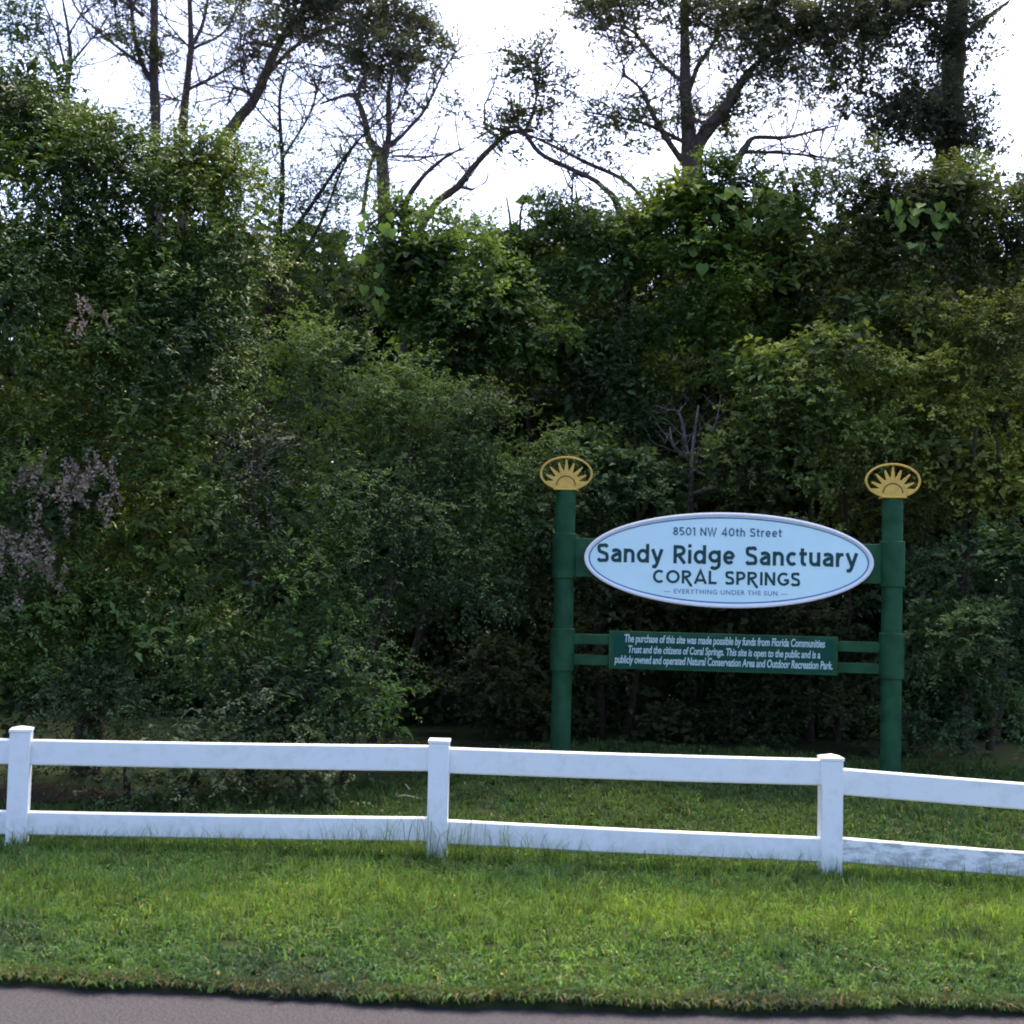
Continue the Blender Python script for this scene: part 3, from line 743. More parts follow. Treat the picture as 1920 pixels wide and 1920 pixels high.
pine(350, 18.4, 'slim bare trunk with ascending branches standing right of its straight twin',
     [[(342, 1350, 18.4, 28), (344, 500, 18.4, 24), (344, 250, 18.4, 20), (352, 150, 18.4, 16), (358, 80, 18.4, 14), (355, -40, 18.4, 9), (360, -150, 18.4, 6)],
      [(358, 90, 18.4, 11), (380, 45, 18.5, 9), (392, -20, 18.5, 7), (400, -90, 18.6, 4)], [(360, 92, 18.4, 7), (420, 60, 18.3, 6), (450, 0, 18.3, 4), (465, -50, 18.2, 3)],
      [(352, 168, 18.4, 9), (390, 150, 18.3, 8), (440, 120, 18.2, 6), (490, 90, 18.1, 4)], [(356, 90, 18.4, 5), (320, 50, 18.5, 4), (300, 20, 18.6, 3)], [(345, 190, 18.4, 5), (312, 182, 18.4, 3)]],
     [(350, 205, 18.4, 16, 30), (380, -60, 18.4, 60, 30)], seed=22, tw=12)
pine(120, 17, 'thin forked sapling above the left tree, leafless against the sky',
     [[(125, 1350, 17, 26), (124, 500, 17, 22), (124, 200, 17, 16), (132, 120, 17, 10), (128, 60, 17, 7), (110, -40, 17, 4)],
      [(126, 140, 17, 8), (108, 70, 17, 6), (80, 0, 17.1, 4), (60, -50, 17.2, 3)], [(134, 118, 17, 6), (170, 75, 16.9, 5), (190, 55, 16.9, 3)], [(120, 150, 17, 6), (90, 90, 17, 4)], [(130, 64, 17, 5), (155, 20, 17, 4), (170, -20, 17, 2)]],
     [(20, 40, 17, 50, 45), (60, 60, 17.1, 40, 20), (10, 90, 17, 35, 25)], name='young_tree', seed=23, tw=10, twl=0.6, pal=PAL_DARK, leaf=0.08, wide=0.4, mat='leaf')
pine(430, 17.5, 'leaning pine with heavy dark foliage reaching right across the top left of the sky',
     [[(400, 1350, 17.5, 40), (402, 500, 17.5, 34), (412, 300, 17.5, 30), (440, 232, 17.4, 26), (475, 190, 17.3, 24), (502, 130, 17.2, 22), (530, 70, 17, 18), (580, 10, 16.8, 14), (640, -40, 16.7, 9)],
      [(500, 140, 17.2, 12), (550, 90, 17.1, 10), (610, 55, 17, 7), (690, 30, 16.9, 4)], [(478, 180, 17.3, 9), (440, 165, 17.4, 7), (425, 200, 17.5, 4)], [(520, 90, 17.1, 9), (470, 80, 17.2, 7), (440, 95, 17.3, 4)]],
     [(490, 60, 17.2, 45, 40), (530, 85, 17.1, 45, 25), (620, 20, 16.9, 70, 35), (640, 70, 16.9, 35, 28), (700, 10, 16.8, 60, 40), (540, -30, 17, 80, 40), (755, 5, 16.8, 34, 40), (770, 50, 16.8, 22, 22), (465, 130, 17.2, 26, 16), (585, 110, 17, 34, 22), (600, -10, 16.8, 60, 30), (430, 20, 17.3, 22, 18)], seed=24, tw=14, dens=1.2)
pine(715, 16.5, 'forked bare pine trunk in the centre left, with foliage tufts on its upper limbs',
     [[(725, 1350, 16.5, 36), (722, 600, 16.5, 34), (720, 380, 16.5, 30), (716, 300, 16.5, 28), (718, 290, 16.5, 26)],
      [(715, 300, 16.5, 20), (692, 262, 16.4, 18), (684, 225, 16.4, 15), (668, 185, 16.3, 12), (650, 178, 16.3, 8), (600, 195, 16.2, 5)],
      [(722, 295, 16.5, 18), (729, 250, 16.5, 15), (728, 180, 16.6, 11), (735, 140, 16.6, 8), (750, 90, 16.7, 4)],
      [(733, 275, 16.5, 10), (790, 215, 16.7, 8), (815, 170, 16.8, 6), (845, 110, 16.9, 4), (886, 75, 17, 2)],
      [(735, 292, 16.5, 6), (800, 294, 16.7, 5), (850, 286, 16.8, 4), (874, 276, 16.9, 2)], [(700, 290, 16.5, 8), (690, 330, 16.5, 10), (680, 400, 16.5, 12)],
      [(730, 230, 16.5, 5), (755, 185, 16.6, 4), (768, 140, 16.6, 2)], [(672, 185, 16.3, 8), (680, 150, 16.3, 6), (720, 110, 16.4, 3)]],
     [(690, 140, 16.4, 55, 30), (730, 115, 16.5, 50, 28), (780, 110, 16.7, 50, 30), (820, 90, 16.8, 38, 36), (835, 135, 16.8, 26, 22), (660, 160, 16.3, 30, 16), (790, 212, 16.7, 22, 10), (835, 215, 16.8, 22, 14), (858, 245, 16.9, 10, 12), (610, 175, 16.2, 26, 14), (760, 165, 16.7, 26, 18), (720, 60, 16.6, 46, 26), (650, 110, 16.4, 36, 22)], seed=25, tw=14)
pine(780, 15.2, 'leafless crooked branch pair slanting up right above the vine draped tree',
     [[(755, 700, 15.2, 24), (758, 470, 15.2, 18), (760, 385, 15.2, 13), (790, 335, 15.1, 11), (828, 300, 15, 8), (865, 278, 14.9, 4)],
      [(770, 470, 15.2, 20), (812, 388, 15.0, 19), (858, 350, 14.9, 18), (890, 310, 14.8, 14), (920, 278, 14.7, 13), (955, 250, 14.6, 12), (1000, 245, 14.5, 9)],
      [(862, 350, 14.9, 8), (885, 355, 14.8, 6), (890, 352, 14.8, 3)], [(885, 318, 14.8, 6), (880, 328, 14.8, 3)], [(940, 260, 14.6, 8), (912, 240, 14.6, 7), (908, 195, 14.6, 4)]],
     [(915, 205, 14.6, 10, 26), (955, 240, 14.6, 36, 14), (965, 290, 14.6, 16, 16)], name='dead_tree', seed=26, tw=3, twl=0.4)
pine(1290, 16, 'large spreading pine in the right half, trunk forking widely under a broad canopy',
     [[(1300, 1350, 16, 60), (1302, 600, 16, 54), (1298, 320, 16, 50), (1290, 240, 16, 32), (1285, 160, 16, 26), (1284, 60, 16, 22), (1282, -80, 16, 14)],
      [(1302, 280, 16, 36), (1330, 238, 15.9, 32), (1362, 200, 15.8, 26), (1392, 152, 15.7, 20), (1430, 110, 15.6, 12), (1500, 70, 15.5, 7)],
      [(1290, 175, 16, 14), (1310, 120, 16, 11), (1335, 85, 15.9, 8), (1350, 40, 15.9, 4)],
      [(1285, 158, 16, 10), (1240, 120, 16.1, 9), (1212, 90, 16.2, 8), (1180, 55, 16.3, 6), (1120, 40, 16.4, 3)],
      [(1292, 320, 16, 15), (1250, 260, 15.8, 14), (1222, 210, 15.7, 12), (1200, 165, 15.6, 7), (1168, 135, 15.5, 5), (1180, 110, 15.5, 3)],
      [(1285, 268, 16, 10), (1225, 238, 15.8, 9), (1170, 222, 15.7, 6), (1090, 208, 15.5, 3)],
      [(1360, 330, 16, 18), (1395, 280, 16, 18), (1415, 258, 16, 10), (1470, 258, 16, 9), (1530, 245, 16, 6), (1570, 235, 16, 4)],
      [(1396, 285, 16, 10), (1450, 286, 16, 7), (1520, 292, 16.1, 6), (1580, 302, 16.1, 4)]],
     [(1140, 25, 16.2, 70, 36), (1200, 30, 16.1, 60, 35), (1280, 25, 16, 70, 42), (1360, 40, 15.9, 80, 42), (1440, 80, 15.7, 75, 45), (1520, 90, 15.6, 70, 60), (1560, 40, 15.6, 80, 50), (1580, 150, 15.6, 45, 40), (1420, 130, 15.7, 40, 35), (1480, 170, 15.7, 40, 22), (1460, 30, 15.7, 80, 35),
      (1195, 105, 16, 22, 22), (1222, 190, 15.8, 20, 28), (1160, 235, 15.7, 40, 14), (1190, 260, 15.7, 40, 16), (1260, 215, 15.9, 16, 20), (1395, 225, 16, 36, 26), (1330, 220, 16, 22, 18), (1080, 75, 16.3, 36, 14), (1070, 240, 15.6, 26, 12), (1310, 110, 16, 16, 16)], seed=27, tw=12, dens=1.2)
pine(1130, 14.6, 'slanting leafy branch tree arching left into the central sky gap',
     [[(1180, 700, 14.8, 24), (1165, 420, 14.7, 18), (1130, 350, 14.6, 12), (1060, 312, 14.5, 11), (1010, 285, 14.4, 10), (975, 240, 14.3, 9), (935, 242, 14.3, 7), (905, 230, 14.3, 4)],
      [(1240, 420, 14.8, 10), (1180, 345, 14.7, 9), (1100, 305, 14.6, 9), (1040, 275, 14.5, 7), (985, 250, 14.4, 4)], [(985, 245, 14.3, 7), (1002, 200, 14.3, 6), (1010, 150, 14.3, 4), (1000, 100, 14.3, 2)],
      [(1075, 320, 14.5, 4), (1074, 345, 14.5, 4), (1072, 390, 14.5, 5)]],
     [(985, 120, 14.3, 26, 32), (950, 140, 14.3, 28, 20), (1005, 170, 14.3, 36, 24), (980, 185, 14.3, 34, 18), (1030, 175, 14.3, 22, 16), (1025, 65, 14.3, 9, 14), (970, 240, 14.3, 36, 12), (1065, 95, 14.3, 26, 14), (1030, 280, 14.5, 30, 12), (1110, 300, 14.6, 40, 14), (960, 290, 14.3, 14, 20)], name='arching_tree', seed=28, tw=10, twl=0.5, pal=((0.035, 0.045, 0.02), (0.05, 0.06, 0.024), (0.065, 0.08, 0.03)), leaf=0.08, wide=0.42, mat='leaf')
pine(1790, 15.6, 'thick straight trunk wrapped in ivy at the upper right, one bare branch stub',
     [[(1770, 1350, 15.6, 62), (1775, 600, 15.6, 60), (1778, 300, 15.6, 58), (1786, 150, 15.6, 54), (1794, 30, 15.6, 50), (1800, -120, 15.6, 44)],
      [(1800, 75, 15.6, 20), (1835, 45, 15.5, 15), (1862, 25, 15.4, 11), (1892, 2, 15.3, 6)], [(1780, 60, 15.6, 16), (1720, 30, 15.7, 10), (1650, 10, 15.8, 6)]],
     [(1745, 230, 15.5, 65, 60), (1700, 200, 15.6, 45, 45), (1790, 260, 15.3, 40, 60), (1800, 100, 15.3, 28, 70), (1750, 120, 15.5, 34, 50), (1640, 25, 15.7, 60, 34), (1700, 60, 15.6, 45, 40), (1740, 20, 15.5, 50, 40), (1640, 190, 15.6, 34, 26), (1620, 230, 15.6, 28, 20), (1800, 10, 15.3, 30, 50), (1760, 170, 15.3, 45, 40), (1815, 300, 15.3, 25, 40), (1640, 100, 15.7, 46, 44), (1690, 130, 15.6, 46, 40), (1600, 60, 15.8, 46, 40), (1720, 270, 15.5, 60, 44), (1670, 240, 15.6, 40, 34), (1610, 160, 15.7, 40, 30)],
     name='ivy_clad_tree', seed=29, tw=2, twl=0.5, pal=((0.034, 0.042, 0.026), (0.046, 0.056, 0.032), (0.060, 0.070, 0.040)), leaf=0.075, wide=0.62, mat='needle', dens=1.3, per=9)
t = empty('bare_twig_bush', base_of(980, 15.5), 'leafless twig tops poking above the shrubs in the central sky gap', 'shrub')
L3 = [[(960, 640, 15.4, 8), (958, 440, 15.4, 6), (950, 370, 15.4, 3)], [(985, 640, 15.4, 8), (975, 420, 15.4, 5), (990, 360, 15.4, 3)], [(1030, 640, 15.4, 8), (1025, 420, 15.4, 5), (1018, 350, 15.4, 2)], [(1080, 640, 15.3, 8), (1085, 420, 15.3, 5), (1078, 340, 15.3, 2)]]
stems(L3, t, 'stem'); twiglets(t, L3, 'twig', n=7, length=0.6, r0=0.007, depth=2, seed=31)

# ------------------------------------------------------------------ hanging vine with big heart leaves (each leaf a part)
def heart_mesh(k):
    r = np.random.default_rng(300 + k)
    out = [(0, 0), (0.28, 0.10), (0.50, -0.12), (0.47, -0.45), (0.25, -0.78), (0, -1.05), (-0.25, -0.78), (-0.47, -0.45), (-0.50, -0.12), (-0.28, 0.10)]
    V = [(0, 0, -0.35)] + [(x * (1 + r.normal(0, .05)), -0.10 * abs(x) * 2 + r.normal(0, .015), z * (1 + r.normal(0, .03))) for x, z in out]
    V[0] = (0, 0.06, -0.35)
    T = np.array([(0, 1 + q, 1 + (q + 1) % 10) for q in range(10)])
    g_ = r.uniform(0.75, 1.25)
    C = np.tile(np.array([0.13, 0.21, 0.05]) * g_, (11, 1)) * (1 + r.normal(0, 0.08, (11, 1)))
    me = mesh_from('heart_leaf', np.array(V), [T], C, smooth=True)
    me.materials.append(MAT['leaf_vine'])
    return me
HM = [heart_mesh(k) for k in range(6)]
def vine(px, y, label, lines, leaves, seed):
    t = empty('heart_leaf_vine', at(px, lines[0][0][1], y), label, 'vine')
    stems(lines, t, 'stem', 'bark', sides=5)
    r = random.Random(seed)
    for i_, (lx, ly, s_px) in enumerate(leaves):
        o = bpy.data.objects.new('heart_leaf', HM[r.randrange(6)]); COL.objects.link(o); o.parent = t
        o.location = at(lx, ly, y - 0.12 + r.uniform(-0.1, 0.1)) - t.location
        s_ = 0.78 * s_px * y / F
        o.scale = (s_, s_, s_)
        o.rotation_euler = (r.uniform(-0.9, 0.3), r.uniform(-0.4, 0.4), r.uniform(-0.9, 0.9))
    return t
r = random.Random(4)
lv = [(678, 415, 26), (676, 445, 26), (674, 478, 26), (712, 496, 24), (708, 512, 16), (682, 535, 26), (710, 540, 26), (722, 550, 24), (706, 562, 26), (714, 574, 26), (720, 420, 30), (700, 440, 30), (690, 400, 22), (730, 400, 22), (735, 430, 26)]
vine(700, 12.2, 'hanging vine with big pale heart leaves at the left of the vine draped tree', [[(720, 400, 12.2, 4), (690, 430, 12.2, 3), (676, 500, 12.2, 3), (682, 550, 12.2, 2)], [(735, 410, 12.2, 4), (715, 480, 12.2, 3), (712, 590, 12.2, 2)]], lv, 1)
lv = [(1300 + 160 * r.random() ** 0.8 + 30, 345 + 90 * r.random(), r.uniform(22, 34)) for _ in range(26)] + [(1440, 350, 34), (1450, 375, 34), (1475, 385, 36), (1465, 410, 34), (1445, 425, 32), (1490, 400, 34), (1420, 420, 30), (1305, 465, 34), (1318, 495, 30), (1310, 440, 28)]
vine(1430, 13.0, 'trailing vine with big round leaves over the bright topped tree right of centre', [[(1390, 330, 13, 4), (1440, 360, 13, 3), (1480, 400, 13, 3), (1450, 450, 13, 2)], [(1380, 340, 13, 4), (1340, 400, 13, 3), (1310, 500, 13, 2)]], lv, 2)
lv = [(1680 + 110 * r.random(), 370 + 90 * r.random(), r.uniform(20, 30)) for _ in range(18)] + [(1762, 380, 26), (1758, 400, 26), (1765, 420, 28), (1755, 436, 26), (1660, 395, 30), (1672, 375, 26), (1690, 405, 30), (1710, 410, 30)]
vine(1730, 12.7, 'trailing vine with drooping bright leaves below the ivy covered trunk', [[(1720, 330, 12.7, 4), (1755, 380, 12.7, 3), (1760, 450, 12.7, 2)], [(1715, 340, 12.7, 4), (1670, 380, 12.7, 3), (1690, 420, 12.7, 2)]], lv, 3)

# ------------------------------------------------------------------ white rail fence
PW = 0.116
posts = [(-870, 7.62, None), (36, 7.6, (1360,)), (822, 7.5, (1380,)), (1557, 7.3, (1412,)), (2290, 7.2, None), (3020, 7.1, None)]
# post tops in metres
tops = [0.66, CZ - (1360 - 1064) * 7.6 / F, CZ - (1380 - 1082) * 7.5 / F, CZ - (1412 - 1099) * 7.3 / F, 0.53, 0.48]
px_x = [at(p_[0], 1480, p_[1]).x for p_ in posts]
py_ = [p_[1] for p_ in posts]
fe = empty('rail_fence', (px_x[2], py_[2], float(gz(px_x[2], py_[2]))), 'white two rail fence running along the grass verge in front of the sign', 'fence')
for i_ in range(6):
    zb = float(gz(px_x[i_], py_[i_])) - 0.05
    bm = bmesh.new()
    box_bm(bm, px_x[i_] - PW / 2, px_x[i_] + PW / 2, py_[i_] - PW / 2, py_[i_] + PW / 2, zb, tops[i_] - 0.028)
    turn = Matrix.Translation((px_x[i_], py_[i_], 0)) @ Matrix.Rotation(math.radians(13 if i_ == 1 else 0), 4, 'Z') @ Matrix.Translation((-px_x[i_], -py_[i_], 0))
    bmesh.ops.transform(bm, matrix=turn, verts=bm.verts)
    po = link('post', bm_mesh('post', bm, 0.006, 2), MAT['vinyl'], fe)
    # flat pyramid cap
    h = PW / 2 + 0.004
    x0, y0, z0 = px_x[i_], py_[i_], tops[i_] - 0.028
    V = [(x0 - h, y0 - h, z0), (x0 + h, y0 - h, z0), (x0 + h, y0 + h, z0), (x0 - h, y0 + h, z0), (x0 - h, y0 - h, z0 + 0.017), (x0 + h, y0 - h, z0 + 0.017), (x0 + h, y0 + h, z0 + 0.017), (x0 - h, y0 + h, z0 + 0.017), (x0, y0, z0 + (0.0175 if i_ == 2 else 0.034))]
    bm = bmesh.new(); vv = [bm.verts.new(v) for v in V]
    for f_ in ((3, 2, 1, 0), (0, 1, 5, 4), (1, 2, 6, 5), (2, 3, 7, 6), (3, 0, 4, 7), (4, 5, 8), (5, 6, 8), (6, 7, 8), (7, 4, 8)): bm.faces.new([vv[q] for q in f_])
    bmesh.ops.transform(bm, matrix=turn, verts=bm.verts)
    link('cap', bm_mesh('cap', bm, 0.0015, 1), MAT['vinyl'], po)
up_top = [(0.55, 0.556), (0.556, 0.588), (0.579, 0.590), (0.542, 0.447), (0.44, 0.40)]
lo_top = [(0.14, 0.145), (0.145, 0.182), (0.170, 0.159), (0.162, 0.075), (0.07, 0.03)]
def rail(i_, zl, zr, hgt, th, mat, label=None):
    A = Vector((px_x[i_] + PW / 2 - 0.012, py_[i_], 0)); B = Vector((px_x[i_ + 1] - PW / 2 + 0.012, py_[i_ + 1], 0))
    bm = bmesh.new()
    n_ = 10
    d = (B - A).normalized(); nrm = Vector((-d.y, d.x, 0))
    rings = []
    sag = 0.004
    for k in range(n_ + 1):
        f_ = k / n_; p = A.lerp(B, f_); zt = zl * (1 - f_) + zr * f_ - sag * 4 * f_ * (1 - f_)
        c_ = 0.008
        prof = [(-th / 2 + c_, 0), (th / 2 - c_, 0), (th / 2, -c_), (th / 2, -hgt + c_), (th / 2 - c_, -hgt), (-th / 2 + c_, -hgt), (-th / 2, -hgt + c_), (-th / 2, -c_)]
        rings.append([bm.verts.new((p.x + nrm.x * o_, p.y + nrm.y * o_, zt + z_)) for o_, z_ in prof])
    for k in range(n_):
        for q in range(8):
            bm.faces.new((rings[k][q], rings[k][(q + 1) % 8], rings[k + 1][(q + 1) % 8], rings[k + 1][q]))
    bm.faces.new(rings[0]); bm.faces.new(rings[-1][::-1])
    bmesh.ops.recalc_face_normals(bm, faces=bm.faces)
    o = link('rail', bm_mesh('rail', bm), MAT[mat], fe)
    if label: o['label'] = label
for i_ in range(5):
    rail(i_, *up_top[i_], 0.145, 0.042, 'vinyl')
    rail(i_, *lo_top[i_], 0.135, 0.042, 'mildew' if i_ == 3 else 'vinyl', 'lower rail stained with grey mildew' if i_ == 3 else None)

# ------------------------------------------------------------------ the park sign
DL, DR = 10.85, 10.55
PL, PR = at(1054, 1250, DL), at(1671, 1262, DR)
org = (PL + PR) / 2; org.z = 0
ud = Vector((PR.x - PL.x, PR.y - PL.y, 0)).normalized()
nd = Vector((ud.y, -ud.x, 0))          # towards the camera
RZ = math.atan2(ud.y, ud.x)
org.z = float(gz(org.x, org.y))
sg = empty('park_sign', org, 'park sign with pale blue oval board between two green posts topped by gold suns', 'sign', rz=RZ)
def S(px, py, off=0.0):
    """sign-plane coordinates (u along the sign, z up from its base) of a point of the photograph"""
    r_v = ray(px, py)
    pl = org + nd * off
    tt = (pl - CAM).dot(nd) / r_v.dot(nd)
    p = CAM + r_v * tt
    return (p - org).dot(ud), p.z - org.z
def spart(name, me, mat, parent=sg, label=None):
    o = link(name, me, MAT[mat], parent, local=True)
    if label: o['label'] = label
    return o
uL = (PL - org).dot(ud); uR = (PR - org).dot(ud)
gold_info = []
for (u0, tp, c1, c1b, c2, c2b, pxx) in ((uL, 921, 1000, 1084, 1178, 1257, 1056), (uR, 936, 1015, 1100, 1187, 1272, 1674)):
    zt, za, zb_, zc, zd = [S(pxx, q)[1] for q in (tp, c1, c1b, c2, c2b)]
    me = lathe('post', [(0.0, zt + 0.004), (0.078, zt + 0.004), (0.083, zt - 0.004), (0.083, 0.1), (0.083, -0.25)])
    me.transform(Matrix.Translation((u0, 0, 0)))
    po = spart('post', me, 'green_paint')
    for z1, z0 in ((za, zb_), (zc, zd)):
        me = lathe('collar', [(0.084, z1 + 0.001), (0.096, z1), (0.1005, z1 - 0.004), (0.1005, z0 + 0.004), (0.098, z0), (0.084, z0)])
        me.transform(Matrix.Translation((u0, 0, 0)))
        spart('collar', me, 'green_paint', po)
    gold_info.append((u0, zt))
# beam behind the oval and the two bars behind the notice board
zL0, zL1 = S(1080, 1007)[1], S(1080, 1084)[1]
bm = bmesh.new(); box_bm(bm, uL + 0.08, uR - 0.08, -0.03, 0.03, zL1 + 0.01, zL0 - 0.01)
spart('cross_beam', bm_mesh('cross_beam', bm, 0.006), 'green_paint')
for ya, yb in ((1189, 1208), (1228, 1247)):
    bm = bmesh.new(); box_bm(bm, uL + 0.08, uR - 0.08, -0.022, 0.022, S(1110, yb)[1], S(1110, ya)[1])
    spart('bar', bm_mesh('bar', bm, 0.004), 'green_paint')
# oval board
OF = 0.075
uc, zc = S(1363.5, 1050.5, OF)
a_o = 0.5 * (S(1635, 1055, OF)[0] - S(1092, 1046, OF)[0]); b_o = 0.5 * (S(1363, 961, OF)[1] - S(1363, 1140, OF)[1])
px_m = a_o / 271.5
ov = spart('oval_board', prism('oval_board', ellipse(uc, zc, a_o - 6.8 * px_m, b_o - 6.8 * px_m), -OF, -0.035), 'face')
spart('border', ring_prism('border', ellipse(uc, zc, a_o, b_o), ellipse(uc, zc, a_o - 6.8 * px_m, b_o - 6.8 * px_m), -OF - 0.006, -0.035), 'border', ov)
spart('border_line', ring_prism('border_line', ellipse(uc, zc, a_o - 8.8 * px_m, b_o - 8.8 * px_m), ellipse(uc, zc, a_o - 11.2 * px_m, b_o - 11.2 * px_m), -OF - 0.003, -OF + 0.001), 'line', ov)
# lettering
def text_mesh(body, bold=0.0, spacing=1.0, shear=0.0):
    c_ = bpy.data.curves.new('lettering', 'FONT')
    c_.body = body; c_.size = 1.0; c_.offset = bold; c_.space_character = spacing; c_.shear = shear
    c_.resolution_u = 4
    c_.extrude = 0.02
    o_ = bpy.data.objects.new('lettering', c_); COL.objects.link(o_)
    dg = bpy.context.evaluated_depsgraph_get(); dg.update()
    me = bpy.data.meshes.new_from_object(o_.evaluated_get(dg))
    bpy.data.objects.remove(o_); bpy.data.curves.remove(c_)
    return me
def lettering(body, x0, x1, ytop, ybot, xc_y, mat, parent, off, bold=0.0, spacing=1.0, shear=0.0, cap_only=True, thick=0.004):
    """fits the text between photo columns x0..x1; ytop / ybot bound the full height of its letters"""
    me = text_mesh(body, bold, spacing, shear)
    co = np.zeros(len(me.vertices) * 3); me.vertices.foreach_get('co', co); co = co.reshape(-1, 3)
    mn, mx = co.min(0), co.max(0)
    xm = (x0 + x1) / 2
    u0, u1 = S(x0, (ytop + ybot) / 2, off)[0], S(x1, (ytop + ybot) / 2, off)[0]
    zt_, zb2 = S(xm, ytop, off)[1], S(xm, ybot, off)[1]
    q = (co - mn) / (mx - mn)
    out = np.stack([u0 + q[:, 0] * (u1 - u0), -off - thick + thick * 1.2 * q[:, 2] * 0 - 0.0 + (q[:, 2] < 0.5) * thick, zb2 + q[:, 1] * (zt_ - zb2)], 1)
    out[:, 1] = np.where(q[:, 2] > 0.5, -off - thick, -off + 0.0005)
    me.vertices.foreach_set('co', out.astype(np.float32).ravel())
    me.update(); me.materials.clear()
    return spart('lettering', me, mat, parent)
def arc(cx, cy, rx, ry, a0, a1, n=14):
    return [(cx + rx * math.cos(math.radians(a0 + (a1 - a0) * k / n)), cy + ry * math.sin(math.radians(a0 + (a1 - a0) * k / n))) for k in range(n + 1)]
def glyph(ch, w):
    """centre lines of a geometric sans letter (cap height 1); returns strokes, advance width"""
    h = w / 2; X = 0.76
    def S_(W): # spine of an S
        q = [(W - h - .01, .80), (W * .74, .955 - h * .35), (W * .47, 1 - h), (W * .2, .93 - h * .4), (h, .74), (W * .22, .585), (W * .5, .515), (W * .78, .435), (W - h, .265), (W * .8, .07 + h * .4), (W * .5, h), (W * .22, .055 + h * .3), (h * .7, .20)]
        p, _ = smooth_path([(x_, y_, 0) for x_, y_ in q], [1] * len(q), 4); return [tuple(v[:2]) for v in p]
    def bowl(W, y0, y1): return arc(W / 2, (y0 + y1) / 2, W / 2 - h, (y1 - y0) / 2 - h, 0, 360, 28)
    if ch == 'S': W = .66; return [S_(W)], W
    if ch == 'a':
        W = .60
        return [[(.07, X - .13)] + arc(W * .47, X - .27, W * .53 - h, .27 - h, 125, 0, 10) + [(W - h, 0)],
                [(W - h, .45 - h * .2), (W * .5, .46 - h * .2)] + arc(W * .44, .235, W * .44 - h, .235 - h, 100, 270, 12) + [(W * .6, h * 1.1), (W - h, .14)]], W
    if ch == 'n': W = .62; return [[(h, 0), (h, X)], [(h, .40)] + arc(W / 2, X - .31, W / 2 - h, .31 - h, 180, 0, 12) + [(W - h, 0)]], W
    if ch == 'h': W = .60; return [[(h, 0), (h, 1.03)], [(h, .40)] + arc(W / 2, X - .31, W / 2 - h, .31 - h, 180, 0, 12) + [(W - h, 0)]], W
    if ch == 'u': W = .62; return [[(W - h, 0), (W - h, X)], [(W - h, .36)] + arc(W / 2, .31, W / 2 - h, .31 - h, 0, -180, 12) + [(h, X)]], W
    if ch == 'r': W = .42; return [[(h, 0), (h, X)], [(h, .36), (h + .05, .55), (W * .62, X - h - .01), (W, X - h * .9)]], W
    if ch == 'd': W = .70; return [bowl(W, 0, X), [(W - h, 0), (W - h, 1.03)]], W
    if ch == 'g': W = .70; return [bowl(W, .08, X), [(W - h, X)] + arc(W / 2, .0, W / 2 - h, .26 - h * .4, 0, -140, 12)], W
    if ch == 'e': W = .67; return [[(h, X / 2 - .01), (W - h, X / 2 - .01)], arc(W / 2, X / 2, W / 2 - h, X / 2 - h, 0, 318, 24)], W
    if ch == 'c': W = .60; return [arc(W * .56, X / 2, W * .56 - h, X / 2 - h, 48, 312, 22)], W
    if ch == 't': W = .42; return [[(.17, .96), (.17, .26)] + arc(.17 + .16, .22, .16, .22 - h, 180, 285, 8), [(0, X - h), (W, X - h)]], W
    if ch == 'i': W = w; return [[(h, 0), (h, X)], [(h, .88), (h, .88 + w * .95)]], W
    if ch == 'y': W = .66; return [[(h * .7, X), (W * .52, .05)], [(W - h * .7, X), (W * .47, -.07), (W * .34, -.20), (W * .08, -.19)]], W
    if ch == 'R': W = .70; return [[(h, 0), (h, 1)], [(h, 1 - h), (W * .5, 1 - h)] + arc(W * .52, .70, W * .46 - h, .30 - h, 90, -90, 10) + [(h, .40)], [(W * .48, .40), (W - h * .6, 0)]], W
    if ch == 'r*': W = .78; return [[(h, 0), (h, 1)], [(h, 1 - h), (W * .46, 1 - h)] + arc(W * .48, .72, W * .42 - h, .28 - h, 90, -90, 10) + [(h, .44)], [(W * .38, .44), (W * .74, .02), (W * .88, -.13), (W * 1.0, -.12)]], W
    if ch == 'C': W = .84; return [arc(W * .56, .5, W * .56 - h, .5 - h, 50, 310, 26)], W
    if ch == 'G': W = .86; return [arc(W * .55, .5, W * .55 - h, .5 - h, 50, 325, 26) + [(W - h, .42), (W * .58, .42)]], W
    if ch == 'O': W = 1.02; return [bowl(W, 0, 1)], W
    if ch == 'A': W = .92; return [[(h * .6, 0), (W / 2, 1), (W - h * .6, 0)], [(W * .2, .27), (W * .8, .27)]], W
    if ch == 'L': W = .60; return [[(h, 1), (h, h), (W, h)]], W
    if ch == 'P': W = .68; return [[(h, 0), (h, 1)], [(h, 1 - h), (W * .5, 1 - h)] + arc(W * .52, .68, W * .48 - h, .32 - h, 90, -90, 10) + [(h, .36)]], W
    if ch == 'I': W = w; return [[(h, 0), (h, 1)]], W
    if ch == 'N': W = .78; return [[(h, 0), (h, 1)], [(h, 1 - h * .6), (W - h, h * .6)], [(W - h, 0), (W - h, 1)]], W
    if ch == 'W': W = 1.15; return [[(h * .6, 1), (W * .28, 0), (W * .5, .95), (W * .72, 0), (W - h * .6, 1)]], W
    if ch == '8': W = .66; return [arc(W / 2, .745, W * .43 - h, .255 - h, 0, 360, 20), arc(W / 2, .27, W / 2 - h, .27 - h, 0, 360, 20)], W
    if ch == '5': W = .64; return [[(W * .9, 1 - h), (.1, 1 - h), (.08, .56), (W * .4, .61)] + arc(W * .5, .31, W * .5 - h, .31 - h, 80, -150, 14)], W
